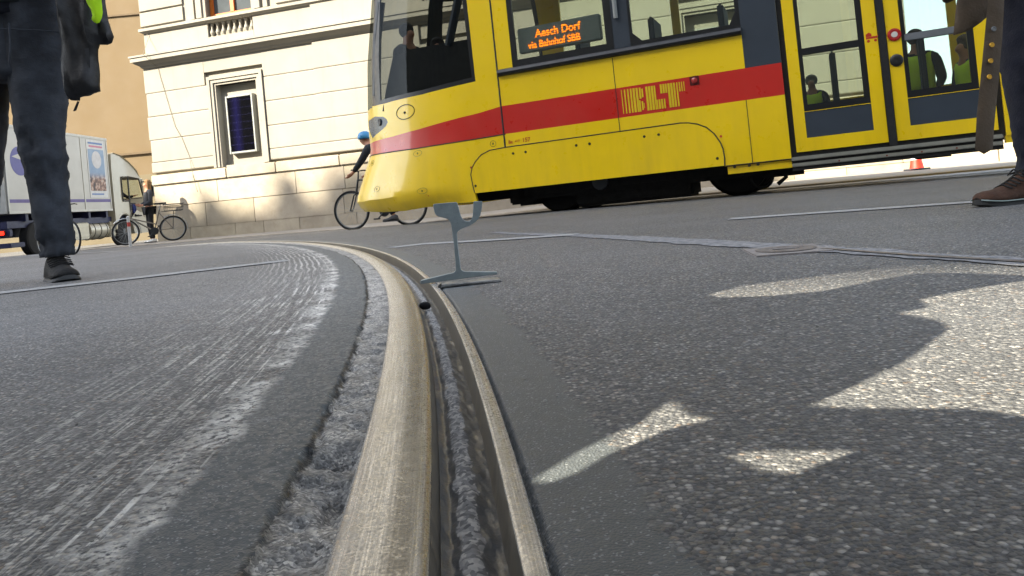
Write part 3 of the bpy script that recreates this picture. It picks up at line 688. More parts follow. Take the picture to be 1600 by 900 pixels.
zt=3.35; TEND=12.
# ---- traced outlines on the body side
outline=[(QF,.12),(QF,zt),(TEND,zt),(TEND,.26)]
cw=PX([(583,212)])
stripe_top_nose=PX([(784.5,165.7),(720,183.5),(656,201.6),(615,213),(584,221.5)]); stripe_bot_nose=PX([(582,242.5),(652,231.8),(720,221),(790,209.5)])
ztR=[inv(961,137.5)[1],inv(1160,108)[1]]; zbR=[inv(966,184)[1],inv(1160,157.5)[1]]; ZR1=sum(ztR)/2; ZR0=sum(zbR)/2
tS=inv(781,150)[0]           # cab seam position
stripe=[(QF,stripe_top_nose[-1][1])]+stripe_top_nose[::-1]+[(tS,stripe_top_nose[0][1]),(tS,ZR1),(TEND,ZR1),(TEND,ZR0),(tS,ZR0)]+stripe_bot_nose[::-1]+[(QF,stripe_bot_nose[0][1])]
ZS=inv(780,115)[1]           # ledge under the windows
zB=inv(790,341)[1]
wA0=inv(795,50)[0]; wB1=inv(1156,30)[0]; dK0=inv(1156,20)[0]; dK1=inv(1219,30)[0]; tD0=inv(1230,150)[0]; tD1=inv(1563,180)[0]; tDm0=inv(1378,110)[0]; tDm1=inv(1390,110)[0]
zDb=inv(1388,222)[1]
winframe=[(wA0,ZS+.03),(wA0,3.12),(wB1,3.12),(wB1,ZS+.03)]
dark_post=[(wB1,ZR1),(wB1,zt),(dK1,zt),(dK1,ZR1)]
gA=[(wA0+.055,ZS+.11),(wA0+.055,3.0),(inv(941,10)[0],3.0),(inv(941,10)[0],ZS+.11)]
gB0=inv(983,10)[0]; gB1=inv(1147,10)[0]
zg0=inv(1000,63.5)[1]
gB=[(gB0,zg0+.09),(gB0,3.0),(gB1,3.0),(gB1,zg0+.11),(gB1-.06,zg0),(gB0+.09,zg0)]
post=[(inv(955,30)[0],ZS+.03),(inv(955,30)[0],3.12),(inv(981,30)[0],3.12),(inv(981,30)[0],ZS+.03)]
cab_frame=PX([(578,171),(600,162),(660,147.5),(743,127),(729,0)]); cab_frame=[cab_frame[0]]+cab_frame[1:4]+[(cab_frame[4][0],cab_frame[4][1]),(cab_frame[4][0]-.04,3.05)]
zz=PX([(583,10)])[0]
cab_frame=cab_frame+[(QF+.25,3.05),(QF+.25,cab_frame[0][1]-.03)]
cab_glass=PX([(594,157),(660,140.5),(737,121),(722,0)]); cab_glass=cab_glass+[(cab_glass[3][0]-.03,2.95),(cab_glass[0][0]-.02,2.95)]
skirt_arc=PX([(742,301),(736,273),(738,262),(743,252.6),(752,242),(765.6,234.8),(790,230.2)])
ztop=inv(960,205.5)[1]; zarc=(skirt_arc[-1][1]+ztop)/2
arcR=PX([(1063,192.3),(1075.6,192),(1090,194),(1103.8,199),(1116,209),(1125.6,222.5),(1130,233),(1132.2,247),(1132.5,258.8)])
ZSK=(inv(760,299.4)[1]+inv(1132,259.5)[1])/2
wheel_cover=[(skirt_arc[0][0],ZSK)]+skirt_arc[1:]+[(a,b) for a,b in arcR[:-1]]+[(arcR[-1][0],ZSK)]
cut_bottom=[(skirt_arc[0][0]+.01,.0),(skirt_arc[0][0],ZSK),(arcR[-1][0],ZSK),(arcR[-1][0],.0)]
ZB2=inv(1136,260)[1]; cut2=[(arcR[-1][0],.0),(arcR[-1][0],ZB2),(TEND+.1,ZB2),(TEND+.1,0.)]
bot=PX([(575,330.5),(600,331.5),(633,329.5),(676,322),(740,315.5)])
cut0=[(QF-.1,-.2),(QF-.1,bot[0][1]),(bot[0][0],bot[0][1])]+bot[1:]+[(bot[-1][0],-.2)]
lamp=PX([(586,182),(599,182.5),(604,186),(606,191),(603,197),(597,203),(588,210)])
lamp=lamp+[(lamp[-1][0]-.10,lamp[-1][1]-.03),(lamp[0][0]-.22,lamp[0][1]-.12),(lamp[0][0]-.22,lamp[0][1]-.02)]
def door_leaf(t0,t1):
    return [(t0,zDb),(t0,zt-.15),(t1,zt-.15),(t1,zDb)]
leafA=(tD0+.03,tDm0-.005); leafB=(tDm1+.005,tD1-.02)
zk1=(inv(1256,174)[1]+inv(1360,161)[1])/2; zk0=(inv(1256,216)[1]+inv(1363,203.5)[1])/2
wl=[(inv(1254,150)[0],inv(1360,150)[0]),(inv(1416,130)[0],inv(1530,130)[0])]
gap=[(tD0-.02,zDb-.06),(tD0-.02,zt),(tD1+.03,zt),(tD1+.03,zDb-.06)]
REG=[('body',outline),('stripe',stripe),('window_band',winframe),('window_post',post),('pane',gA),('pane',gB),('anthracite_panel',dark_post),('window_band',cab_frame),('cab_pane',cab_glass),('windscreen',[(QF-.01,1.45),(QF-.01,3.0),(-2.36,3.0),(-2.36,1.45)]),
     ('wheel_cover',wheel_cover),('lamp_glass',lamp),('door_gap',gap),('door_leafA',door_leaf(*leafA)),('door_leafB',door_leaf(*leafB))]
for k,(a,b) in enumerate(wl):
    L='AB'[k]
    REG+=[('door_frame'+L,[(a,zk1),(a,3.0),(b,3.0),(b,zk1)]),('door_pane'+L,[(a+.035,zk1+.06),(a+.035,2.93),(b-.05,2.93),(b-.05,zk1+.06)]),('kick'+L,[(a,zk0),(a,zk1-.005),(b,zk1-.005),(b,zk0)])]
REG+=[('cut',cut0),('cut',cut_bottom),('cut',cut2)]
tv=[];te=[]
for nme,P_ in REG:
    n0=len(tv); 
    PP=[]
    for i,(a,b) in enumerate(P_):      # subdivide long edges in the curved nose
        a2,b2=P_[(i+1)%len(P_)]; k=1
        if min(a,a2)<-.9: k=max(1,int(math.hypot(a2-a,b2-b)/.06))
        for j in range(k): PP.append((a+(a2-a)*j/k,b+(b2-b)*j/k))
    n0=len(tv); tv+=[VV(p) for p in PP]; te+=[(n0+i,n0+(i+1)%len(PP)) for i in range(len(PP))]
for q in np.arange(QF,-.9,.055):
    for z in np.arange(.14,zt,.07): tv.append(VV((q+rng.uniform(-.004,.004),z+rng.uniform(-.004,.004))))
vo,eo,fo,_,_,_=delaunay_2d_cdt(tv,te,[],0,1e-4)
OFF={'pane':.012,'cab_pane':.004,'window_band':.004,'window_post':.006,'anthracite_panel':.002,'door_gap':.03,'door_frameA':.012,'door_frameB':.012,'door_paneA':.02,'door_paneB':.02,'kickA':.012,'kickB':.012,'door_leafA':.008,'door_leafB':.008,'wheel_cover':-.006,'lamp_glass':.003}
cls={}
for f in fo:
    cx=sum(vo[i].x for i in f)/3; cy=sum(vo[i].y for i in f)/3; c_=None
    for nme,P_ in REG:
        if inpoly(cx,cy,P_): c_=nme
    if c_ and c_!='cut': cls.setdefault(c_,[]).append(f)
def part(nme,objname,mat,parent,thick=.02,auto=25):
    F0=cls[nme]; idx=sorted({i for f in F0 for i in f}); mp={j:k for k,j in enumerate(idx)}; off=OFF.get(nme,0.)
    V=[surf(vo[j].x,vo[j].y,off) for j in idx]; nV=len(V); V2=[surf(vo[j].x,vo[j].y,off+thick) for j in idx]
    F=[tuple(mp[i] for i in f) for f in F0]; es={}
    for f in F:
        for i in range(3):
            e=(f[i],f[(i+1)%3]); es[e]=1
    side=[(a,b,b+nV,a+nV) for (a,b) in es if (b,a) not in es]
    if thick==0: V2=[]; side=[]
    FF=F if thick==0 else F+[tuple(i+nV for i in f[::-1]) for f in F]+side
    o=mk(objname,V+V2,FF,mat,parent)
    bm=bmesh.new(); bm.from_mesh(o.data); bmesh.ops.recalc_face_normals(bm,faces=bm.faces[:]); bm.to_mesh(o.data); bm.free()
    o.data.polygons.foreach_set('use_smooth',[True]*len(o.data.polygons)); o.data.set_sharp_from_angle(angle=R(auto)); return o
part('body','body',M_Y,tram,.04); part('stripe','red_stripe',M_R,tram,.04); part('window_band','window_band',M_BK,tram,.03); part('window_post','window_post',M_AN,tram)
part('anthracite_panel','anthracite_panel',M_AN,tram); part('wheel_cover','wheel_cover',M_Y,tram,.02); part('pane','window_pane',M_GL,tram,.004); part('cab_pane','cab_window',M_GC,tram,0); part('windscreen','windscreen',M_GC,tram,0)
part('door_gap','door_frame',M_RB,tram,.02)
lh=part('lamp_glass','headlight',simple('headlight_glass','#3d4c5a',.3,.0,.2,10,coat=.1),tram,.02)
p=surf(*inv(593,191),-.004); mb=MB(); mb.lathe((p[0],p[1],p[2]),(-.6,-.8,0),[(-.01,.042),(.004,.042),(.006,.034),(.002,.02),(.0,.0)],20); mb.build('lens',simple('lamp_lens','#1b242c',.35),lh)
for L in 'AB':
    lf=part('door_leaf'+L,'door_leaf',M_Y,tram,.03); part('door_frame'+L,'window_frame',M_BK,lf,.02); part('door_pane'+L,'pane',M_GL,lf,.004); part('kick'+L,'kick_panel',M_AN,lf,.02)
    a,b=wl['AB'.index(L)]; zc=(inv(1251,80)[1]+inv(1347,67)[1])/2 if L=='A' else (inv(1416,56)[1]+inv(1522,43)[1])/2
    mb=MB(); mb.rbox((a+.02,.010,zc-.03),(b-.03,.05,zc+.03),.004); mb.build('crossbar',M_BK if L=='A' else simple('grey_bar','#6d7276',.5),lf)
    if L=='A':
        # pram symbol
        q,z=inv(1362,58); mb=MB(); mb.box((q-.045,.0065,z-.012),(q+.045,.0085,z+.006)); mb.prism([(q-.045,z+.008),(q-.045,z+.03),(q-.02,z+.045),(q+.0,z+.03),(q+.0,z+.008)],.0065,.0085); mb.tube([(q+.045,.0075,z),(q+.07,.0075,z+.03)],.004,5)
        mb.lathe((q-.028,.006,z-.03),(0,1,0),[(0,.012),(.002,.012)],12); mb.lathe((q+.028,.006,z-.03),(0,1,0),[(0,.012),(.002,.012)],12); mb.build('pram_sign',simple('sign_red','#c2341a',.5),lf)
    else:
        q,z=inv(1397.5,54); mb=MB(); mb.lathe((q,.008,z),(0,-1,0),[(0,.056),(.012,.054),(.016,.04),(.012,.028),(.012,.0)],28); bt=mb.build('door_button',simple('button_red','#b0201c',.3),lf)
        mb=MB(); mb.lathe((q,-.004,z),(0,-1,0),[(0,.026),(.004,.024)],20); mb.build('button_cap',simple('button_white','#d8d4cc',.4),bt)
        q,z=inv(1401,94); mb=MB(); mb.lathe((q,.008,z),(0,-1,0),[(0,.054),(.014,.052),(.022,.038),(.024,.015),(.02,.0)],28); mb.build('door_sensor',simple('black_knob','#1c1e20',.35),lf)
mb=MB(); mb.box((tDm0,-.002,zDb-.03),(tDm1,.02,zt-.15)); mb.build('door_seal',M_RB,tram)
# dark ledge below the side windows
mb=MB(); pr=[(.01,ZS-.035),(-.035,ZS-.025),(-.05,ZS),(-.035,ZS+.03),(.01,ZS+.045)]; mb.prism(pr,tS+.01,wB1,ax='x'); mb.build('window_ledge',simple('ledge_black','#1d2024',.45,0,.2,4),tram)
# the far half of the nose, mirrored
for nme,on,mt in (('body','nose_shell',M_Y),('stripe','nose_stripe',M_R),('window_band','nose_window_band',M_BK),('cab_pane','far_cab_window',M_GC),('windscreen','windscreen',M_GC),('lamp_glass','headlight',simple('headlight_glass','#3d4c5a'))):
    F0=[f for f in cls.get(nme,[]) if max(vo[i].x for i in f)<-1.15]
    if not F0: continue
    idx=sorted({i for f in F0 for i in f}); mp={j:k for k,j in enumerate(idx)}
    V=[(lambda p:(p[0],WT-p[1],p[2]))(surf(vo[j].x,vo[j].y,.0)) for j in idx]; mk(on,V,[tuple(mp[i] for i in f)[::-1] for f in F0],mt,tram,True)
# seams
def seam(pts,w_=.011,off=-.003,name='panel_seam'):
    P3=[]; 
    for (a,b),(c,d) in zip(pts[:-1],pts[1:]):
        k=max(1,int(math.hypot(c-a,d-b)/.05))
        for j in range(k): P3.append((a+(c-a)*j/k,b+(d-b)*j/k))
    P3.append(pts[-1]); mb=MB(); mb.tube([surf(a,b,off+w_*.35) for a,b in P3],w_/2,6); return mb.build(name,M_RB,tram)
seam([(tS,3.3),(tS,2.4),(tS,1.6),(tS,skirt_arc[-1][1])],.022)
t2=inv(963,150)[0]; seam([(t2,ZS-.04),(t2,ztop)],.007)
t3=inv(1171,205)[0]; seam([(t3,ZR0),(t3,ZB2)],.007)
seam(skirt_arc+[(arcR[0][0],arcR[0][1])]+arcR[1:],.013,-.008)
seam([(QF+.3,stripe_bot_nose[0][1])]+stripe_bot_nose,.014)
cr=PX([(566,308.5),(600,309),(660,308.5),(700,307),(737,304.5)])
# hatch, lugs, rivets
for (x,y,rd,dep) in ((632.8,175,.080,0),):
    q,z=inv(x,y); mb=MB(); ring=[surf(q+rd*math.cos(a),z+rd*math.sin(a),-.001) for a in np.linspace(0,2*math.pi,33)[:-1]]; mb.tube(ring+[ring[0]],.0045,5,caps=False); mb.build('hatch_ring',M_RB,tram)
for (x,y) in ((652.5,239.7),(770.4,224.5),(589,295.5),(659.5,298.3),(582,255)):
    q,z=inv(x,y); mb=MB(); ring=[surf(q+.032*math.cos(a),z+.032*math.sin(a),-.001) for a in np.linspace(0,2*math.pi,21)[:-1]]; mb.tube(ring+[ring[0]],.0022,4,caps=False); p=surf(q,z,0); mb.lathe(p,(0,-1,0),[(0,.012),(.003,.010)],10); mb.build('fixing_lug',simple('lug_olive','#8a7a1c',.5),tram)
for (x,y) in ((802,239.7),(821.5,237.5),(900.6,227.2),(921.5,224.7),(1006.8,213.4),(1029.3,210.3),(1121,247.5),(743.5,290.5),(1148,260.6),(1171,258.5),(1184.5,256.5),(632.5,176)):
    q,z=inv(x,y); mb=MB(); p=surf(q,z,-.004); mb.lathe(p,(0,-1,0),[(0,.015),(.004,.013),(.005,.0)],10); mb.build('bolt',simple('bolt_dark','#3e3a30',.4,.6),tram)
for (x,y) in ((736,261.7),(1126.5,213)):
    q,z=inv(x,y); mb=MB(); mb.lathe(surf(q,z,0),(0,-1,0),[(0,.012),(.002,.012)],10); mb.build('marker_dot',simple('sign_red','#c2341a'),tram)
q,z=inv(1085,126); mb=MB(); mb.rbox((q-.045,-.004,z-.045),(q+.045,.01,z+.045),.004); sm=mb.build('marker_lamp',simple('lamp_housing','#5a1512',.4),tram); mb=MB(); mb.lathe((q,-.004,z),(0,-1,0),[(0,.03),(.012,.026),(.018,.012),(.02,0)],16); mb.build('lens',simple('lamp_red','#a8332e',.15,coat=.6),sm)
# small lower skirt right of the wheel cover, and silver step rails below the doors
q0=arcR[-1][0]; q1=tD0-.02; zl=inv(1238,250)[1]
mb=MB(); mb.box((q0+.02,.02,ZB2-.075),(q1+.03,.06,ZB2-.005)); mb.build('lower_skirt',M_Y,tram)
mb=MB(); mb.box((tD1+.02,.01,ZB2-.06),(TEND,.06,ZB2)); mb.build('lower_skirt',M_Y,tram)
seam([(q0,ZB2+.005),(q1,ZB2+.005)],.009)
zs0=zDb-.075; M_AL=simple('brushed_step_metal','#a6a69c',.38,.6,.15,12,.1)
mb=MB(); mb.rbox((q1,-.03,zs0),(tD1,.05,zs0+.035),.006); mb.rbox((q1,-.02,zs0-.055),(tD1,.04,zs0-.022),.006); mb.build('door_step',M_AL,tram)
mb=MB(); mb.box((q1,.0,zs0-.09),(tD1,.06,zs0+.02)); mb.build('step_recess',M_RB,tram)
for x in (1310,1385,1440,1495):
    q=inv(x,240)[0]; mb=MB(); mb.lathe((q,-.035,zs0-.04),(0,-1,0),[(0,.008),(.004,.007)],8); mb.build('bolt',simple('bolt_rust','#7a3a24',.6),tram)
# operator lettering in upright bars on the stripe
def r7(x,y): return inv(760+x/4.,y/4.)
bars=[]
def bar(x,w_,a,b): bars.append((x,w_,a,b))
bar(843,5,0,1);bar(862,8,0,1);bar(882,9,0,1);bar(900,10,0,1);bar(918,13,0,1);bar(937,12,0,1);bar(956,11,.0,.47);bar(956,11,.53,1);bar(972,9,.06,.42);bar(974,9,.58,.95);bar(986,4,.66,.88)
for x,w_ in ((998,12),(1015,12),(1032,12),(1048,9)): bar(x,w_,0,1)
for x,w_ in ((1064,10),(1080,10),(1096,10),(1112,8)): bar(x,w_,.60,1)
for x,w_ in ((1088,11),(1104,11),(1119,10)): bar(x,w_,-.02,.36)
for x,w_ in ((1136,12),(1153,12),(1170,10),(1188,8)): bar(x,w_,-.02,1)
for x,w_ in ((1204,7),(1218,6),(1232,5)): bar(x,w_,-.02,.38)
mb=MB()
for x,w_,a,b in bars:
    def yy(x,f): yt=562-(x-840)*.127; yb=713-(x-850)*.137; return yt+(yb-yt)*f
    qa,za=r7(x-w_/2,yy(x,a)); qb,zb=r7(x+w_/2,yy(x,b)); zA=r7(x,yy(x,a))[1]; zB_=r7(x,yy(x,b))[1]
    mb.box((qa,-.0025,zB_),(qa+(w_/4.)/150.*1.05,-.0005,zA))
mb.build('operator_logo',simple('logo_yellow','#e2c21c',.4),tram)
def text(s,name,size,parent,loc,mat,sx=1.,extrude=.0008,rot=None,align='LEFT',bold=0.):
    cu=bpy.data.curves.new(name,'FONT'); cu.body=s; cu.size=size; cu.extrude=extrude; cu.offset=bold; cu.align_x=align
    o=bpy.data.objects.new(name,cu); me=bpy.data.meshes.new_from_object(o); bpy.data.objects.remove(o); me.materials.append(mat) if not me.materials else None
    me.transform(Matrix.Diagonal((sx,1,1,1))); me.transform(rot or Matrix.Rotation(R(90),4,'X')); me.transform(Matrix.Translation(loc))
    if me.materials: me.materials[0]=mat
    return link(bpy.data.objects.new(name,me),parent)
q,z=inv(794.5,224.5); text('Be',"fleet_number",.05,tram,(q,-.002,z-.002),simple('sign_red','#c2341a'))
text('6/10',"fleet_number",.030,tram,(q+.075,-.002,z+.008),simple('sign_red','#c2341a')); text('157',"fleet_number",.062,tram,(q+.155,-.002,z-.004),simple('sign_red','#c2341a'))
q,z=inv(670,308); p=surf(q,z,-.003); text('7','nose_mark',.06,tram,(p[0],p[1]-.004,p[2]),simple('sign_red','#c2341a'),rot=Matrix.Rotation(R(90),4,'X')@Matrix.Rotation(R(50),4,'Z'))
# destination display behind the first window
q0d,z1d=inv(807.5,45,.05); q1d,z0d=inv(939,84,.05); z1d=(z1d+inv(937.5,21,.05)[1])/2; z0d=(inv(811,85,.05)[1]+inv(940,60,.05)[1])/2; q1d=inv(938,40,.05)[0]
mb=MB(); mb.rbox((q0d,.05,z0d),(q1d,.12,z1d),.01); dp=mb.build('destination_display',simple('display_grey','#a0a4a6',.6),tram)
n=N('amber_dots'); sp=n.sep(n.tc.outputs['Object']); dx=n.math('SINE',n.math('MULTIPLY',sp[0],400.)); dz=n.math('SINE',n.math('MULTIPLY',sp[2],260.)); dd=n.rng(n.math('ADD',n.math('MULTIPLY',dx,.3),dz),-.75,-.2,.15,1.)
n.base(C('#301000'),.6); n.put(n.b.inputs['Emission Color'],C('#ff7a08')); n.put(n.b.inputs['Emission Strength'],n.math('MULTIPLY',dd,1.15)); M_AM=n.m
hd=z1d-z0d
text('Aesch Dorf','display_text',hd*.42,dp,(q0d+.22*(q1d-q0d),.046,z0d+hd*.54),M_AM,sx=.95,extrude=.001,bold=.002)
text('via Bahnhof SBB','display_text',hd*.42,dp,(q0d+.12*(q1d-q0d),.046,z0d+hd*.12),M_AM,sx=.80,extrude=.001,bold=.002)
# silver grab handle by the post
qh,zh=inv(963,29); mb=MB(); mb.tube([(qh,-.02,zh),(qh,-.02,zh+1.2)],.022,10); mb.build('grab_rail',simple('grey_aluminium','#8f9391'),tram)
# far side, roof, floor, ends
mb=MB(); 
farw=[(-1.12,.32,1.62,3.05),(.42,1.36,1.62,3.05),(1.46,2.42,.95,3.05),(2.50,3.3,.95,3.05),(3.4,4.6,1.5,3.05),(5,6.2,1.5,3.05)]
wall_with_openings(mb,-1.2,TEND,.30,zt,WT-.04,WT,farw); mb.build('far_side',M_Y,tram)
for (a,b,c,d) in farw:
    mb=MB(); mb.box((a,WT-.02,c),(b,WT-.015,d)); mb.build('far_window',M_GL,tram)
mb=MB(); mb.box((-2.3,.04,zt),(1.4,WT-.01,zt+.12)); mb.box((3.6,.04,zt),(TEND,WT-.01,zt+.12)); mb.box((-1.5,.3,zt+.12),(1.3,WT-.3,zt+.5)); mb.box((3.7,.3,zt+.12),(TEND,WT-.3,zt+.5)); mb.build('roof',simple('roof_grey','#5c6064',.6),tram)
mb=MB(); mb.box((1.4,.04,zt+.02),(3.6,WT-.01,zt+.03)); mb.build('added_skylight',M_GL,tram)  # glass roof strip added so sky light brightens the vest figures
mb=MB(); mb.box((-2.0,.05,.80),(1.45,WT-.05,.86)); mb.box((1.45,.05,.30),(TEND,WT-.05,.36)); mb.box((1.43,.05,.30),(1.47,WT-.05,.86)); mb.build('floor',M_IN,tram)
mb=MB(); mb.box((TEND-.03,.0,.3),(TEND,WT,zt)); mb.build('end_wall',M_Y,tram)
dq=[TRM.hit(x,y,.42) for x,y in ((606,175),(612,140),(622,92),(646,80),(690,72),(738,64),(752,130),(752,175))]
mb=MB(); mb.prism(dq,.30,.62); mb.build('dashboard',simple('dash_black','#08090a',.7),tram)
pa_=TRM.hit(701,72,.32); pb_=TRM.hit(722,-30,.32); mb=MB(); mb.tube([(pa_[0],.32,pa_[1]),(pb_[0],.32,pb_[1])],.05,8); mb.build('cab_pillar',simple('pillar_blue','#26303f',.5),tram)
mb=MB(); mb.tube([surf(q_,z_,.05) for q_,z_ in PX([(585,150),(586,60),(592,2)])],.05,8); mb.build('front_pillar',M_BK,tram)
for a in (1.62,2.46,3.3): 
    mb=MB(); mb.tube([(a,1.15,.36),(a,1.15,3.3)],.018,8); mb.build('grab_pole',simple('pole_yellow','#c9b21a',.35),tram)
for a in (1.9,2.75,-.6,.2,.9):
    fz=.36 if a>1.45 else .86; yb=1.75 if a>1.45 else .7
    mb=MB(); mb.rbox((a-.22,yb-.22,fz+.40),(a+.2,yb+.22,fz+.47),.02); mb.rbox((a+.16,yb-.22,fz+.42),(a+.22,yb+.22,fz+1.05),.02); mb.box((a-.05,yb-.05,fz),(a+.05,yb+.05,fz+.4)); mb.build('seat',simple('seat_blue','#2b3a55',.8),tram)
# running gear
mb=MB(); mb.box((-2.2,.5,.20),(-1.25,WT-.5,.8)); mb.build('front_underbody',M_UF,tram)
WX=[inv(829,337,0)[0]+.16,inv(1113,312,0)[0]+.20]
for a in WX+[6.4,8.2]:
    for yb in (.62,WT-.62):
        mb=MB(); mb.lathe((a,yb-.06,.305),(0,1,0),[(0,.10),(.0,.29),(.01,.305),(.09,.305),(.10,.33),(.13,.33),(.13,.1)],32); wh=mb.build('wheel',simple('wheel_steel','#17171a',.6,.4),tram)
        mb=MB(); mb.lathe((a,yb-.10,.305),(0,1,0),[(0,.07),(.04,.10)],20); mb.build('hub',M_UF,wh)
    mb=MB(); mb.tube([(a,.6,.305),(a,WT-.6,.305)],.07,10); mb.build('axle',M_UF,tram)
mb=MB(); mb.rbox((WX[0]-.35,.25,.16),(WX[1]+.38,WT-.25,.52),.05); mb.rbox((WX[0]-.5,.3,.12),(WX[0]-.22,.55,.3),.02); mb.rbox((WX[0]+.22,.35,.025),(WX[1]-.42,.9,.2),.03); mb.rbox((WX[0]-.42,.3,.10),(WX[0]-.2,.9,.3),.03); mb.build('bogie_frame',M_UF,tram)
mb=MB(); mb.lathe((WX[0]+.55,.28,.27),(0,-1,0),[(0,.09),(.05,.085),(.06,.06),(.06,0)],16); mb.build('damper_cap',simple('damper_grey','#2a3036',.5),tram)
mb=MB(); mb.box((WX[1]+.36,.15,.27),(TEND,WT-.1,.45)); mb.box((WX[1]+.25,.3,.13),(WX[1]+.62,.7,.3)); mb.build('underfloor',M_UF,tram)
qx=inv(1190,292,.2)[0]; mb=MB(); mb.torus((qx,.35,.14),(0,1,0),.10,.014,20,6); mb.tube([(qx+.2,.35,.26),(qx+.22,.35,.12),(qx+.14,.35,.06)],.02,8); mb.build('cable_loop',M_UF,tram)
mb=MB(); mb.box((-1.35,.2,.85),(1.45,.25,1.52)); mb.build('interior_lining',M_IN,tram)
# straight street rails under the tram
for yb in (.60,WT-.60):
    mb=MB(); 
    for k in range(40):
        a=-9.+k*.75; 
        A_=TRM.W((a,yb,0)); B_=TRM.W((a+.75,yb,0))
        nx,ny=TRM.M[0,1],TRM.M[1,1]
        for w0,w1 in ((-.05,-.005),(.03,.05)):
            mb.add([(A_[0]+nx*w0,A_[1]+ny*w0,zg(A_[0],A_[1])+.009),(B_[0]+nx*w0,B_[1]+ny*w0,zg(B_[0],B_[1])+.009),(B_[0]+nx*w1,B_[1]+ny*w1,zg(B_[0],B_[1])+.009),(A_[0]+nx*w1,A_[1]+ny*w1,zg(A_[0],A_[1])+.009)],[(0,1,2,3)])
    o=mb.build('street_rail',simple('dark_rail','#3a342c',.35,.6),None); tag(o,['nearer straight street rail under the yellow tram','farther straight street rail under the yellow tram'][yb>1],'rail')

# ------------------------------------------------------------ figures
def skinmesh(name,pts,edges,radii,mat,parent,root=0,sub=1,disp=None):
    me=bpy.data.meshes.new(name+'_cage'); me.from_pydata([tuple(p) for p in pts],edges,[]); me.update()
    o=bpy.data.objects.new(name+'_cage',me); COL.objects.link(o)
    md=o.modifiers.new('k','SKIN'); md.use_smooth_shade=True
    if not me.skin_vertices: me.skin_vertices.new()
    sv=me.skin_vertices[0].data
    for i,r in enumerate(radii): sv[i].radius=(r,r) if isinstance(r,(int,float)) else r; sv[i].use_root=(i==root)
    s=o.modifiers.new('s','SUBSURF'); s.levels=sub; s.render_levels=sub
    dg=bpy.context.evaluated_depsgraph_get(); dg.update(); m2=bpy.data.meshes.new_from_object(o.evaluated_get(dg)); m2.name=name
    bpy.data.objects.remove(o); bpy.data.meshes.remove(me); m2.materials.clear(); m2.materials.append(mat)
    m2.polygons.foreach_set('use_smooth',[True]*len(m2.polygons))
    if disp:
        for v in m2.vertices: v.co+=v.normal*disp(v.co)
    return link(bpy.data.objects.new(name,m2),parent)
BASEP=dict(pelvis=(0,0,.96),waist=(0,0,1.10),chest=(0,.01,1.30),nb=(0,.01,1.46),neck=(0,0,1.53),head=(0,-.015,1.63),crown=(0,.0,1.69),
 shL=(-.18,.01,1.42),elL=(-.24,.03,1.15),wrL=(-.25,-.04,.90),haL=(-.25,-.06,.82),shR=(.18,.01,1.42),elR=(.24,.03,1.15),wrR=(.25,-.04,.90),haR=(.25,-.06,.82),
 hiL=(-.09,0,.92),knL=(-.10,-.01,.50),anL=(-.10,.03,.09),hiR=(.09,0,.92),knR=(.10,-.01,.50),anR=(.10,.03,.09))
M_SK=simple('skin','#b98468',.55,0,.1,30)
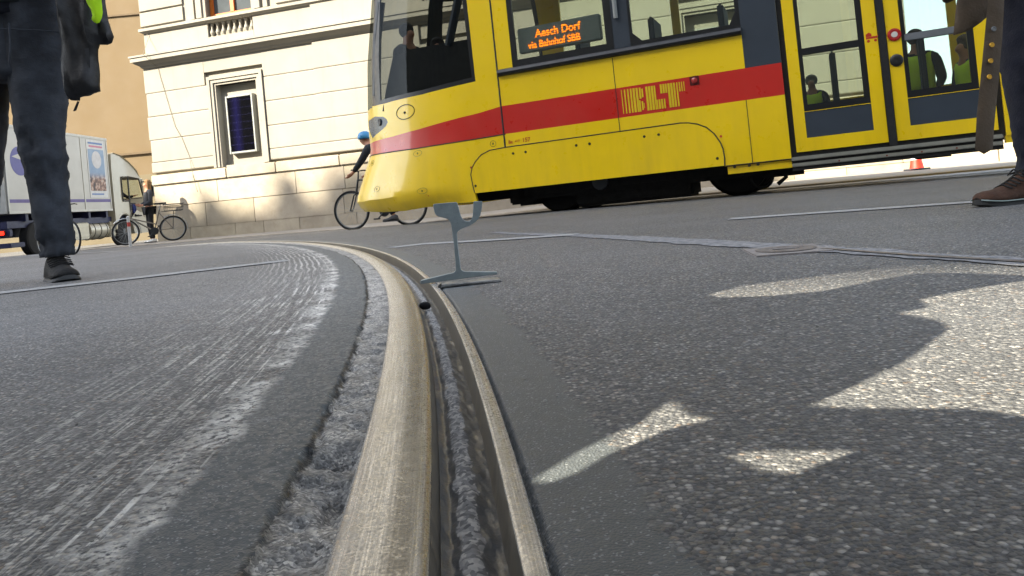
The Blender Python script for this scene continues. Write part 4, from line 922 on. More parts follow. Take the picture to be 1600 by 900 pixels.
def figure(label,loc,rotz,pose={},hgt=1.75,top='#303236',legs='#1c1d20',shoes='#e4e2de',hair='#8a6a3a',hairlong=0.,vest=None,parent_m=None,helmet=None,sleeve=True,toes={}):
    k=hgt/1.75; P=dict(BASEP); P.update(pose); P={a:np.array(b,float)*k for a,b in P.items()}
    t=thing('person',label,'person',loc,rotz) if parent_m is None else thing('person',label,'person',matrix=parent_m)
    pts=[];edges=[];rad=[]; ix={}
    def v(n,r,p=None): ix[n]=len(pts); pts.append(P[n] if p is None else p); rad.append(r*k)
    for n,r in (('pelvis',.12),('waist',.11),('chest',.12),('nb',.07),('neck',.052),('head',.082),('crown',.075)): v(n,r)
    chain=lambda *a: edges.extend([(ix[x],ix[y]) for x,y in zip(a[:-1],a[1:])])
    chain('pelvis','waist','chest','nb','neck','head','crown')
    hd=P['head']; fw=P.get('face',np.array([0,-1,0.])); fw=fw/np.linalg.norm(fw)
    v('nose',.014,hd+fw*.098*k-np.array([0,0,.008])); v('chin',.032,hd+fw*.055*k-np.array([0,0,.07*k])); edges+= [(ix['head'],ix['nose']),(ix['head'],ix['chin'])]
    for s in 'LR':
        for n,r in (('sh'+s,.055),('el'+s,.038),('wr'+s,.026)): v(n,r)
        chain('nb','sh'+s,'el'+s,'wr'+s); d=P['ha'+s]-P['wr'+s]; d=d/np.linalg.norm(d); sd=np.cross(d,fw); sd=sd/(np.linalg.norm(sd)+1e-6)
        v('pm'+s,(.030),P['wr'+s]+d*.055*k); chain('wr'+s,'pm'+s)
        for j,(o_,L) in enumerate(((-.027,.075),(-.009,.085),(.009,.08),(.027,.062))):
            a=P['wr'+s]+d*.085*k+sd*o_*k; b=a+(d*.6+fw*.25)*L*.55*k; c_=b+(d*.35+fw*.5)*L*.5*k
            v('f%d'%j+s,.0095,a); v('g%d'%j+s,.0085,b); v('h%d'%j+s,.007,c_); chain('pm'+s,'f%d'%j+s,'g%d'%j+s,'h%d'%j+s)
        a=P['wr'+s]+d*.04*k+sd*(-.035)*k+fw*.01; v('t'+s,.010,a); v('u'+s,.009,a+d*.03*k-sd*.02*k+fw*.015*k); chain('pm'+s,'t'+s,'u'+s)
        for n,r in (('hi'+s,.075),('kn'+s,.048),('an'+s,.032)): v(n,r)
        chain('pelvis','hi'+s,'kn'+s,'an'+s)
    skinmesh('body',pts,edges,rad,M_SK,t)
    def sub_(name,spec,ch,mat,disp=None):
        ns=[a for a,_ in spec]; 
        return skinmesh(name,[P[a] for a in ns],[(ns.index(a),ns.index(b)) for c in ch for a,b in zip(c[:-1],c[1:])],[(tuple(q*k for q in r) if isinstance(r,tuple) else r*k) for _,r in spec],mat,t,disp=disp)
    wr=lambda co:.006*(float(fbm(co.x*14+co.z*5,co.z*18+co.y*9,3,5))-.5)
    P['hem']=P['pelvis']*.8+P['waist']*.2
    for s in 'LR': P['cf'+s]=P['wr'+s]*.93+P['el'+s]*.07; P['lc'+s]=P['an'+s]*.97+P['kn'+s]*.03
    sp=[('hem',(.165,.125)),('waist',(.155,.12)),('chest',(.165,.125)),('nb',(.085,.08))]; ch=[['hem','waist','chest','nb']]
    for s in 'LR':
        sp+= [('sh'+s,.075),('el'+s,.058)]+([('cf'+s,.042)] if sleeve else []); ch.append(['nb','sh'+s,'el'+s]+(['cf'+s] if sleeve else []))
    sub_('jacket',sp,ch,simple('cloth_'+top,top,.9,0,.15,12,.3,200),wr)
    sp=[('pelvis',(.15,.125))]; ch=[]
    for s in 'LR': sp+= [('hi'+s,.095),('kn'+s,.068),('lc'+s,.050)]; ch.append(['pelvis','hi'+s,'kn'+s,'lc'+s])
    sub_('trousers',sp,ch,simple('cloth_'+legs,legs,.9,0,.15,12,.3,200),wr)
    for s in 'LR':
        a=P['an'+s]; dr=np.array(toes.get(s,(0,-1,0)),float); shoe(t,a+np.array([0,0,-.085*k]) if s not in toes or True else a,dr,.27*k,simple('shoe_'+shoes,shoes,.6,0,.1,20))
    hb=[]; 
    if helmet:
        mb=MB(); prof=[(.0,.0)]; c=P['crown']; mb.lathe(tuple(c-np.array([0,0,.03*k])),(0,0,1),[(-.02,.108*k),(.0,.116*k),(.04,.112*k),(.08,.09*k),(.105,.055*k),(.115,.0)],18)
        mb.build('helmet',simple('helmet_'+helmet,helmet,.35,0,.1),t,smooth=True)
    else:
        c=P['crown']-fw*.012*k; mb=MB(); bm=bmesh.new(); bmesh.ops.create_icosphere(bm,subdivisions=3,radius=.098*k)
        for q in bm.verts:
            q.co.z*=1.0; n_=float(fbm(q.co.x*40+9,q.co.z*20+q.co.y*40,3,4))-.5; q.co*=1+.12*n_
            if q.co.z<-.02 and hairlong>0 and np.dot(np.array(q.co),fw)<.03: q.co.z-=hairlong*(-q.co.z)*9
            f_=np.dot(np.array(q.co),fw)
            if f_>.045*k and q.co.z<.03: q.co-=Vector(tuple(fw))*(f_-.045*k)
        mb.add([(q.co.x+c[0],q.co.y+c[1],q.co.z+c[2]) for q in bm.verts],[[x.index for x in f.verts] for f in bm.faces]); bm.free(); mb.build('hair',simple('hair_'+hair,hair,.75,0,.35,60,.5,200),t,smooth=True)
    if vest:
        n=N('hi_vis_vest') if 'hv' not in MATS else None
        if n:
            z=n.sep(n.tc.outputs['Object'])[2]; x=n.sep(n.tc.outputs['Object'])[0]
            b1=n.math('LESS_THAN',n.math('ABSOLUTE',n.math('SUBTRACT',z,1.10)),.027); b2=n.math('LESS_THAN',n.math('ABSOLUTE',n.math('SUBTRACT',z,1.23)),.027); b3=n.math('MULTIPLY',n.math('LESS_THAN',n.math('ABSOLUTE',n.math('SUBTRACT',n.math('ABSOLUTE',x),.10)),.025),n.math('GREATER_THAN',z,1.23))
            bb=n.math('MAXIMUM',n.math('MAXIMUM',b1,b2),b3); n.base(n.mix(bb,n.mix(n.noise(9,3),C('#d0ff10'),C('#e4ff30')),C('#84888a')),.7); MATS['hv']=n.m
        Pv=P; P['vs0']=P['pelvis']+np.array([0,0,.02]); P['vsL']=P['shL']*.8+P['nb']*.2; P['vsR']=P['shR']*.8+P['nb']*.2
        sub_('hi_vis_vest',[('vs0',(.185,.15)),('waist',(.175,.14)),('chest',(.185,.145)),('nb',(.09,.09)),('vsL',.078),('vsR',.078)],[['vs0','waist','chest','nb'],['nb','vsL'],['nb','vsR']],MATS['hv'],wr)
    return t
def loft(rings,nseg=28,disp=None,caps=True):
    "rings: (cx,cy,cz,rx,ry) horizontal-ish rings"
    V=[];F=[]
    for j,(cx,cy,cz,rx,ry) in enumerate(rings):
        for k in range(nseg):
            a=2*math.pi*k/nseg; d_=disp(a,cz,j) if disp else 0.
            V.append((cx+(rx+d_)*math.cos(a),cy+(ry+d_)*math.sin(a),cz))
    for j in range(len(rings)-1):
        for k in range(nseg): F.append((j*nseg+k,j*nseg+(k+1)%nseg,(j+1)*nseg+(k+1)%nseg,(j+1)*nseg+k))
    if caps: F.append(tuple(range(nseg))[::-1]); F.append(tuple((len(rings)-1)*nseg+k for k in range(nseg)))
    return V,F
def shoe(parent,heelpos,dr,L,mat,solemat=None,detail=False,stripe=None):
    "heelpos: ground point under the ankle; toe direction dr"
    dr=np.array(dr,float); dr[2]=0; dr/=np.linalg.norm(dr); sd=np.array([-dr[1],dr[0],0]); b=np.array(heelpos,float)
    st=[(-.24,.17,.30),(-.20,.30,.36),(-.10,.34,.40),(.0,.345,.42),(.12,.34,.40),(.24,.35,.31),(.38,.385,.235),(.52,.40,.20),(.64,.37,.18),(.72,.29,.15),(.76,.15,.10)]
    fine=[]; xs=[s[0] for s in st]
    for x in np.linspace(-.24,.76,26): fine.append((x,np.interp(x,xs,[s[1] for s in st]),np.interp(x,xs,[s[2] for s in st])))
    def ringset(z0f,top,grow,n=20):
        V=[];F=[]
        for (x,w_,h_) in fine:
            w2=w_*L*.5*.88+grow; h2=h_*L
            for k in range(n):
                a=2*math.pi*k/n; cx=math.cos(a); cz=math.sin(a)
                z=z0f+(h2-z0f)*max(0,cz)**.85 if top else z0f*max(0,cz)
                toe=.03*L*max(0,(x-.5)/.26)**2
                wr=.0 if not detail else .0025*(float(fbm(x*22,a*2,3,6))-.5)
                p=b+dr*(x*L)+sd*((w2+wr)*cx*(1-.18*max(0,cz) if top else 1))+np.array([0,0,z+toe+(wr if cz>0 else 0)]); V.append(tuple(p))
        m_=len(fine)
        for j in range(m_-1):
            for k in range(n): F.append((j*n+k,j*n+(k+1)%n,(j+1)*n+(k+1)%n,(j+1)*n+k))
        F.append(tuple(range(n))); F.append(tuple((m_-1)*n+k for k in range(n))[::-1]); return V,F
    mb=MB(); mb.add(*ringset(.018,True,0.)); s=mb.build('shoe',mat,parent,smooth=True)
    mb=MB(); mb.add(*ringset(.026,False,.004)); mb.build('sole',solemat or simple('sole_dark','#2b2b2d',.8),s,auto=50)
    if detail:
        mb=MB()
        for j,x in enumerate(np.linspace(.14,.40,6)):
            h_=np.interp(x,xs,[q[2] for q in st])*L; w_=.24*L*.6
            pa=b+dr*(x*L)+sd*w_+np.array([0,0,h_*.86]); pm=b+dr*((x+.012)*L)+np.array([0,0,h_+.004]); pb=b+dr*(x*L)-sd*w_+np.array([0,0,h_*.86]); mb.tube([tuple(pa),tuple(pm),tuple(pb)],.0032,6)
        for sg in (1,-1):
            c0=b+dr*(.16*L)+np.array([0,0,.37*L]); mb.tube([tuple(c0),tuple(c0+sd*sg*.03+np.array([0,0,.012])),tuple(c0+sd*sg*.045+dr*.012+np.array([0,0,-.008])),tuple(c0+sd*sg*.015+dr*.01)],.0028,6)
        mb.build('laces',simple('laces_dark','#161514',.9),s)
        if stripe:
            mb=MB(); pts=[tuple(b+dr*(x*L)+sd*sg_*(w_*L*.44+.005)+np.array([0,0,.017+.03*L*max(0,(x-.5)/.26)**2])) for sg_ in (1,) for x,w_,h_ in fine]; mb.tube(pts,.0022,5); pts=[tuple(b+dr*(x*L)-sd*(w_*L*.44+.005)+np.array([0,0,.017+.03*L*max(0,(x-.5)/.26)**2])) for x,w_,h_ in fine]; mb.tube(pts,.0022,5); mb.build('sole_line',simple('sole_line_pale','#9fb0ac',.6),s)
    return s
def at(x,y,Y):
    r=ray(x,y); return np.array([r[0]*Y,Y,CH+r[2]*Y])
def legrings(pairs,Y,dy=0.,dep=.95,nz=70):
    "pairs: (y, xleft, xright) in photo pixels at depth Y"
    A=[(at(xl,y,Y),at(xr,y,Y)) for y,xl,xr in pairs]; A.sort(key=lambda q:q[0][2])
    zs=[(a[2]+b[2])/2 for a,b in A]; cx=[(a[0]+b[0])/2 for a,b in A]; rx=[abs(b[0]-a[0])/2 for a,b in A]
    z=np.linspace(zs[0],zs[-1],nz); return [(np.interp(q,zs,cx),Y+dy,q,np.interp(q,zs,rx),np.interp(q,zs,rx)*dep) for q in z]
def folds(amp,seed,zk=(.1,.5)):
    def f(a,z,j):
        m_=.35+1.1*math.exp(-((z-zk[0])/.14)**2)+.8*math.exp(-((z-zk[1])/.12)**2)
        r_=float(fbm(math.cos(a)*1.3+5,z*13+math.sin(a+seed)*3.4+math.cos(a*2)*1.5,3,seed)); r2=float(fbm(math.cos(a)*2+math.sin(a)*2,z*34+a*.0,2,seed+2))
        return amp*m_*((1-abs(2*r_-.95)*2.)+.5*(r2-.5)-.5)
    return f
def denim(name,col,hi):
    n=N(name); g=n.noise(9,5,.6); tw=n.math('SINE',n.math('MULTIPLY',n.math('ADD',n.sep(n.tc.outputs['Object'])[0],n.sep(n.tc.outputs['Object'])[2]),2400.)); z=n.sep(n.tc.outputs['Object'])[2]
    fd=n.rng(n.noise(3.3,4,.6),.42,.7); c=n.mix(fd,C(col),C(hi)); c=n.mix(n.rng(tw,-1,1,0,.16),c,C('#5c6370')); n.base(c,.9,0.,n.bump(n.noise(260,3),.5,.002,prev=n.bump(n.noise(1.,4,.6,vec=n.mapv((9.,9.,15.))),.55,.015))); return n.m
# standing man at the left
YL=3.41; lp=thing('person','man standing at the left edge in dark blue jeans, black shoes and dark jumper','person',(-2.2,YL,0))
base=np.array([-2.2,YL,0])
legR=[(0,5,98),(38,8,99),(62,10,100),(100,14,102),(137,19,103),(175,25,101),(200,28,98),(220,31,97),(243,38,101),(266,43,102.6),(290,48,104),(315,52,105.5),(340,56,108),(362,60,111),(385,65,113),(400,68,113.5)]
legL=[(0,-88,8),(62,-82,10),(137,-76,10),(200,-72,6),(243,-68,0),(315,-66,-6),(362,-62,-10),(400,-60,-12)]
def loc(V,b): return [(v[0]-b[0],v[1]-b[1],v[2]-b[2]) for v in V]
M_DN=denim('dark_denim','#191c22','#474d57')
mb=MB(); V,F=loft(legrings(legR,YL),36,folds(.019,3,(.12,.55))); mb.add(loc(V,base),F); V,F=loft(legrings(legL,YL+.12),36,folds(.019,7,(.12,.5))); mb.add(loc(V,base),F)
c1=at(8,60,YL); V,F=loft([(c1[0]-.02,YL+.05,z,.262,.16) for z in np.linspace(c1[2]-.18,c1[2]+.22,16)],40,folds(.005,4,(.9,.9))); mb.add(loc(V,base),F)
jn=mb.build('jeans',M_DN,lp,smooth=True)
a_=at(15,50,YL-.16); mb=MB(); mb.tube([tuple(np.array(at(x,y,YL-.165))-base) for x,y in ((14,36),(16,70),(14,105))],.004,5); mb.tube([tuple(np.array(at(x,y,YL-.155))-base) for x,y in ((-60,47),(0,45),(60,47),(92,50))],.003,5); mb.build('stitching',M_DN,jn)
hl_=at(88,437,YL); shoe(lp,np.array([at(87,430,YL)[0],YL+.01,.0])-base,(.85,-1,0),.32,simple('black_knit','#111214',.8,0,.3,40,.5,200),simple('sole_charcoal','#3a3c3e',.7),True)
shoe(lp,np.array([at(-95,420,YL)[0],YL+.16,.0])-base,(-.3,-1,0),.29,simple('black_knit','#111214'),simple('sole_charcoal','#3a3c3e'),True)
mb=MB(); zc=at(8,30,YL)[2]; V,F=loft([(c1[0]-.02,YL+.04,z,.285-.05*max(0,z-zc-.3),.185) for z in np.linspace(zc-.005,zc+.62,26)],40,folds(.008,9,(zc+.1,zc+.3))); mb.add(loc(V,base),F); mb.build('jumper',simple('jumper_navy','#11141f',.95,0,.2,10,.3,150),lp,smooth=True)
mb=MB(); V,F=loft([(c1[0]-.02,YL+.04,z,.30-.05*max(0,z-zc-.35),.195) for z in np.linspace(zc+.035,zc+.60,20)],40,folds(.006,12,(zc+.1,zc+.3))); mb.add(loc(V,base),F); mb.build('over_jumper',simple('top_darkgreen','#172022',.95,0,.2,10,.3,150),lp,smooth=True)
# his continuous body (head, arms, hands above the frame)
X0=c1[0]-.02-base[0]; P=lambda x,y,z:(X0+x,.04+y,z)
pts=[P(0,0,1.08),P(0,0,1.2),P(0,0,1.42),P(0,0,1.60),P(0,-.01,1.66),P(0,-.02,1.76),P(0,-.01,1.82),P(0,-.13,1.755),P(0,-.07,1.69),P(-.2,0,1.55),P(-.27,.0,1.30),P(-.12,-.28,1.33),P(.2,0,1.55),P(.30,-.02,1.28),P(.12,-.28,1.34),P(-.12,0,.92),(at(-38,220,YL+.12)[0]-base[0],.12,.6),(at(-38,380,YL+.12)[0]-base[0],.13,.12),P(.17,0,.92),(at(66,220,YL)[0]-base[0],0,.6),(at(88,380,YL)[0]-base[0],.01,.12)]
ed=[(0,1),(1,2),(2,3),(3,4),(4,5),(5,6),(5,7),(5,8),(3,9),(9,10),(10,11),(3,12),(12,13),(13,14),(0,15),(15,16),(16,17),(0,18),(18,19),(19,20)]
rd=[.09,.11,.12,.07,.055,.085,.08,.014,.032,.06,.042,.028,.06,.042,.028,.05,.042,.028,.05,.042,.028]
def fingers(pts,ed,rd,wi,d,sdv,fwv):
    d=np.array(d)/np.linalg.norm(d); w_=np.array(pts[wi]); sdv=np.array(sdv,float); fwv=np.array(fwv,float); pi_=len(pts); pts.append(tuple(w_+d*.055)); rd.append(.032); ed.append((wi,pi_))
    for o_,L in ((-.03,.08),(-.01,.09),(.01,.085),(.03,.065)):
        a=w_+d*.09+sdv*o_; b=a+(d*.6+fwv*.3)*L*.5; c_=b+(d*.3+fwv*.6)*L*.5; n0=len(pts); pts.extend([tuple(a),tuple(b),tuple(c_)]); rd.extend([.0095,.0085,.0075]); ed.extend([(pi_,n0),(n0,n0+1),(n0+1,n0+2)])
    a=w_+d*.04-sdv*.04; n0=len(pts); pts.extend([tuple(a),tuple(a+d*.035-sdv*.02+fwv*.01)]); rd.extend([.011,.0095]); ed.extend([(pi_,n0),(n0,n0+1)])
fingers(pts,ed,rd,11,(.9,-.2,.1),(0,0,1),(0,-1,0)); fingers(pts,ed,rd,14,(-.9,-.2,.1),(0,0,1),(0,-1,0))
skinmesh('body',pts,ed,rd,M_SK,lp)
mb=MB(); c=pts[6]; mb.lathe((c[0],c[1]+.012,c[2]-.02),(0,0,1),[(-.06,.085),(0,.10),(.05,.095),(.09,.06),(.105,0)],18); mb.build('hair',simple('hair_#3a2a1c','#3a2a1c',.8,0,.3,60,.5),lp,smooth=True)
for s,(a,b,c_) in enumerate(((9,10,11),(12,13,14))): 
    skinmesh('sleeve',[pts[a],pts[b],tuple(np.array(pts[c_])*.93+np.array(pts[b])*.07)],[(0,1),(1,2)],[.085,.065,.048],simple('top_darkgreen','#172022'),lp)
# jacket hanging over his arm
def cloth_panel(name,poly,Y,thick,mat,parent,amp=.02,seed=1,step=.02,base=np.zeros(3),curve=0.):
    g=[at(x,y,Y) for x,y in poly]; P2=[(a[0],a[2]) for a in g]; tv=[];te=[]
    for i,(a,b) in enumerate(P2):
        a2,b2=P2[(i+1)%len(P2)]; k=max(1,int(math.hypot(a2-a,b2-b)/step))
        for j in range(k): tv.append(VV((a+(a2-a)*j/k,b+(b2-b)*j/k)))
    nb=len(tv); te=[(i,(i+1)%nb) for i in range(nb)]
    xs=[p.x for p in tv]; zs=[p.y for p in tv]
    for x in np.arange(min(xs),max(xs),step):
        for z in np.arange(min(zs),max(zs),step): 
            if inpoly(x,z,P2): tv.append(VV((x,z)))
    vo,eo,fo,_,_,_=delaunay_2d_cdt(tv,te,[],1,1e-5); cx=(min(xs)+max(xs))/2; hw=(max(xs)-min(xs))/2+1e-6
    B=set(range(nb)); V=[];V2=[]
    for i,p in enumerate(vo):
        # distance to the outline
        dmin=min(math.hypot(p.x-q[0],p.y-q[1]) for q in P2) if False else 9
        for (a,b),(c_,d_) in zip(P2,P2[1:]+P2[:1]):
            L2=(c_-a)**2+(d_-b)**2; t_=max(0,min(1,((p.x-a)*(c_-a)+(p.y-b)*(d_-b))/(L2+1e-9))); dmin=min(dmin,math.hypot(p.x-a-t_*(c_-a),p.y-b-t_*(d_-b)))
        th2=thick*math.sqrt(min(1,dmin/(thick+.01)))
        w_=amp*(float(fbm(p.x*22+p.y*3,p.y*5,3,seed))-.5)*2+curve*((p.x-cx)/hw)**2
        V.append((p.x-base[0],Y-th2+w_-base[1],p.y-base[2])); V2.append((p.x-base[0],Y+th2+w_*.6-base[1],p.y-base[2]))
    n=len(V); F=[tuple(f) for f in fo]; F2=[tuple(i+n for i in f[::-1]) for f in fo]; es={}
    for f in F:
        for i in range(3): es[(f[i],f[(i+1)%3])]=1
    side=[(b,a,a+n,b+n) for (a,b) in es if (b,a) not in es]
    o=mk(name,V+V2,F+F2+side,mat,parent); bm=bmesh.new(); bm.from_mesh(o.data); bmesh.ops.recalc_face_normals(bm,faces=bm.faces[:]); bm.to_mesh(o.data); bm.free()
    o.data.polygons.foreach_set('use_smooth',[True]*len(o.data.polygons)); o.data.set_sharp_from_angle(angle=R(60)); return o
z4=lambda l:[(x/4.,y/4.) for x,y in l]
jk=thing('jacket','black jacket hanging from the arm of the man at the left edge','jacket',(at(130,80,3.2)[0],3.2,at(130,80,3.2)[2])); jb=np.array(jk.location)
M_JK=simple('black_shell_fabric','#111216',.55,0,.3,14,.2,120)
cloth_panel('jacket_body',z4([(375,-260),(560,-260),(640,-60),(655,5),(680,120),(725,235),(705,275),(632,284),(622,380),(634,470),(645,576),(570,603),(512,612),(508,632),(470,632),(415,614),(408,560),(392,400),(384,250),(372,90)]),3.22,.045,M_JK,jk,.055,3,base=jb,step=.018)
cloth_panel('strap',z4([(484,632),(497,636),(478,690),(462,697),(458,690)]),3.2,.004,M_JK,jk,.001,3,base=jb)
cloth_panel('cuff_strip',z4([(528,300),(556,300),(566,466),(542,468)]),3.168,.004,simple('strip_grey','#22252a',.6),jk,.0,3,base=jb)
p=at(118,112,3.168)-jb
for i,(s_,) in enumerate((('EZ',),('EE',),('AB',))):
    text(s_,'jacket_print',.032,jk,(at(115+i*.4,112+i*6.2,3.165)-jb)[:3],simple('print_grey','#9a9a98',.7))
hv=cloth_panel('hi_vis_garment',z4([(520,-300),(640,-300),(634,0),(641,75),(636,110),(622,140),(606,147),(588,140),(574,120),(580,95),(570,60),(548,25),(538,0)]),3.13,.012,simple('hi_vis_yellow','#b9ee10',.7,0,.15,9,.2),None,.006,8)
tag(hv,'fluorescent yellow garment edge hanging over the black jacket at top left','garment')
br=cloth_panel('brown_bag',z4([(360,-200),(450,-200),(440,-10),(412,35),(388,80),(374,78),(362,30)]),3.30,.02,simple('brown_leather','#7a5a22',.6,0,.3,20,.2),None,.004,6)
tag(br,'mustard brown bag corner tucked between the jumper and the black jacket','bag')

# walking person at the right edge: trench coat, navy trousers, brown shoe
YRr=2.72; rb_=np.array([at(1620,300,YRr)[0],YRr,0]); rp=thing('person','person at the right edge in a brown trench coat, navy trousers and brown shoes','person',tuple(rb_))
lgA=[(-260,1562,1680),(-120,1565,1680),(0,1570,1682),(60,1569,1680),(100,1570,1677),(125,1575,1674),(170,1583,1668),(225,1589,1662),(250,1596,1660),(270,1590,1662)]
lgB=[(-260,1600,1720),(0,1625,1730),(125,1640,1735),(225,1655,1738),(285,1660,1735)]
mb=MB(); V,F=loft(legrings(lgA,YRr),36,folds(.008,5,(.18,.5))); mb.add(loc(V,rb_),F); V,F=loft(legrings(lgB,YRr+.16,0),36,folds(.008,6,(.12,.5))); mb.add(loc(V,rb_),F)
mb.build('trousers',simple('navy_cloth','#0d1020',.9,0,.25,8,.25,160),rp,smooth=True)
M_BS=simple('brown_suede','#4a3020',.85,0,.35,30,.4,200)
shoe(rp,np.array([at(1616,300,YRr)[0],YRr,.0])-rb_,(-1,-.12,0),.295,M_BS,simple('sole_black','#1a1c1c',.7),True,True)
shoe(rp,np.array([at(1700,300,YRr+.16)[0],YRr+.16,.0])-rb_,(-1,.1,0),.295,M_BS,simple('sole_black','#1a1c1c'),True,True)
M_TC=simple('trench_brown','#584b3c',.85,0,.22,10,.25,120)
mb=MB(); seg=30; V=[];F=[]; cx,cy=at(1625,0,YRr)[0],YRr+.06
arc=[(a) for a in np.linspace(R(205),R(-35),seg)]   # open toward the viewer
zr=np.linspace(0,1,24)
hem=at(1490,55,YRr)[2]+.20
for iz,f in enumerate(zr):
    z=hem+(1.5-hem)*f
    for j,a in enumerate(arc):
        rx=(.29-.06*f)*(1+.05*math.sin(a*7+f*3)); ry=(.26-.05*f); dz=.03*math.sin(a*5)*(1-f)
        V.append((cx+rx*math.cos(a)-rb_[0],cy+ry*math.sin(a)-rb_[1],z+dz))
for iz in range(23):
    for j in range(seg-1): F.append((iz*seg+j,iz*seg+j+1,(iz+1)*seg+j+1,(iz+1)*seg+j))
ct=mk('trench_coat',V,F,M_TC,rp,True); q=ct.modifiers.new('s','SOLIDIFY'); q.thickness=.006
cloth_panel('coat_flap',[(1497,-260),(1580,-260),(1572,-100),(1556,10),(1541,27),(1530,36),(1515,47),(1502,52),(1490,55),(1492,30),(1495,0),(1496,-120)],YRr-.10,.006,M_TC,rp,.018,4,base=rb_)
bl=cloth_panel('coat_belt',[(1546,-200),(1573,-200),(1569,0),(1566,60),(1560,130),(1554,190),(1551,233),(1537,241),(1523,233),(1526,180),(1534,100),(1541,30),(1544,0)],YRr-.16,.005,M_TC,rp,.004,2,base=rb_)
for i,(x,y) in enumerate(((1553,45),(1550,70),(1548,95),(1546,120))):
    p=at(x,y,YRr-.172)-rb_; mb=MB(); mb.torus(tuple(p),(0,1,0),.0065,.0022,16,6); mb.lathe(tuple(p+np.array([0,-.001,0])),(0,1,0),[(0,.0055),(.002,.0055)],12); mb.build('eyelet',simple('brass','#c99a3c',.3,.8) if i else simple('grey_eyelet','#6d6f70',.4,.6),bl)
X0=at(1640,0,YRr)[0]-rb_[0]; P=lambda x,y,z:(X0+x,.05+y,z)
pts=[P(0,0,.98),P(0,0,1.12),P(0,0,1.34),P(0,0,1.50),P(-.01,0,1.56),P(-.02,0,1.66),P(-.01,0,1.72),P(-.125,0,1.65),P(-.07,0,1.59),P(0,-.19,1.46),P(.02,-.25,1.2),P(-.2,-.12,1.15),P(0,.19,1.46),P(.02,.25,1.2),P(-.2,.14,1.14),P(0,-.08,.92),P(-.02,-.05,.5),P(-.0,-.05,.1),P(0,.09,.92),P(.08,.12,.5),P(.10,.12,.1)]
ed=[(0,1),(1,2),(2,3),(3,4),(4,5),(5,6),(5,7),(5,8),(3,9),(9,10),(10,11),(3,12),(12,13),(13,14),(0,15),(15,16),(16,17),(0,18),(18,19),(19,20)]
rd=[.11,.11,.12,.07,.052,.083,.078,.014,.032,.06,.042,.028,.06,.042,.028,.07,.045,.03,.07,.045,.03]
fingers(pts,ed,rd,11,(-.9,.2,.1),(0,0,1),(0,1,0)); fingers(pts,ed,rd,14,(-.9,-.2,.1),(0,0,1),(0,-1,0)); skinmesh('body',pts,ed,rd,M_SK,rp)
mb=MB(); c=pts[6]; mb.lathe((c[0]+.012,c[1],c[2]-.02),(0,0,1),[(-.06,.083),(0,.10),(.05,.092),(.09,.06),(.105,0)],18); mb.build('hair',simple('hair_#3a2a1c','#3a2a1c'),rp,smooth=True)
for s,(a,b,c_) in enumerate(((9,10,11),(12,13,14))): skinmesh('sleeve',[pts[a],pts[b],tuple(np.array(pts[c_])*.93+np.array(pts[b])*.07)],[(0,1),(1,2)],[.085,.065,.055],M_TC,rp)

# ------------------------------------------------------------ rail sample standing beside the rail
sx,sy=717,435.6; ZS_=1.757; hb_=at(sx,sy,ZS_)
rs=thing('rail_sample','thin grey steel cross-section slice of a grooved rail standing upright on the asphalt','rail sample',(hb_[0],ZS_,hb_[2]),R(3))
pr8=[(585,150),(592,143),(690,134),(762,129),(773,136),(780,160),(800,235),(812,258),(830,274),(850,280),(870,277),(884,262),(892,235),(899,128),(905,123),(964,121),(969,125),(964,180),(952,232),(932,268),(900,295),(868,313),(815,332),(785,350),(770,374),(775,450),(798,640),(804,658),(822,669),(850,672),(1080,674),(1085,680),(1084,694),(900,715),(700,741),(492,767),(486,760),(485,744),(492,738),(690,691),(732,682),(752,672),(762,655),(748,480),(733,360),(724,300),(716,278),(700,262),(670,252),(625,242),(605,228),(593,205)]
P2=[at(560+x/5.,290+y/5.,ZS_)-hb_ for x,y in pr8]
mb=MB(); mb.prism([(p[0],p[2]) for p in P2],-.004,.010); s_=mb.build('steel_slice',simple('blue_grey_steel','#8d989a',.42,.2,.22,24,.15,120),rs,auto=40)
bv=s_.modifiers.new('b','BEVEL'); bv.width=.0012; bv.segments=2; bv.limit_method='ANGLE'
c=G(734,445); pl_=thing('steel_offcut','flat lying steel offcut with ragged edges under the upright rail slice','steel offcut',(c[0],c[1]+.005,.0),R(9))
mb=MB(); V=[];n_=26
for i,x in enumerate(np.linspace(-.066,.066,n_)):
    wv=.006*(float(fbm(x*90,1,3,2))-.5); h_=.008+.004*(float(fbm(x*120,4,3,3))-.5)
    for (yy,zz) in ((-.030+wv,.0),(-.034+wv,.004),(-.028+wv,h_),(0,h_+.003*(float(fbm(x*90,7,3,5))-.4)),(.028-wv,h_),(.03-wv,0)): V.append((x,yy,zz))
F=[(i*6+k,(i+1)*6+k,(i+1)*6+(k+1)%6,i*6+(k+1)%6) for i in range(n_-1) for k in range(6)]+[tuple(range(6)),tuple((n_-1)*6+k for k in range(6))[::-1]]
mb.add(V,F); mb.build('plate',simple('offcut_steel','#8f8f8c',.35,.6,.35,45,.4,90),pl_,auto=50)
mb=MB(); mb.tube([(-.064,-.032,.006),(-.02,-.033,.007),(.03,-.031,.006),(.066,-.030,.006)],[.005,.003,.0028,.002],8); mb.tube([(-.066,-.03,.006),(-.068,-.018,.008),(-.064,-.005,.008)],[.006,.005,.004],8); mb.build('rolled_edge',simple('offcut_steel','#8f8f8c'),pl_)

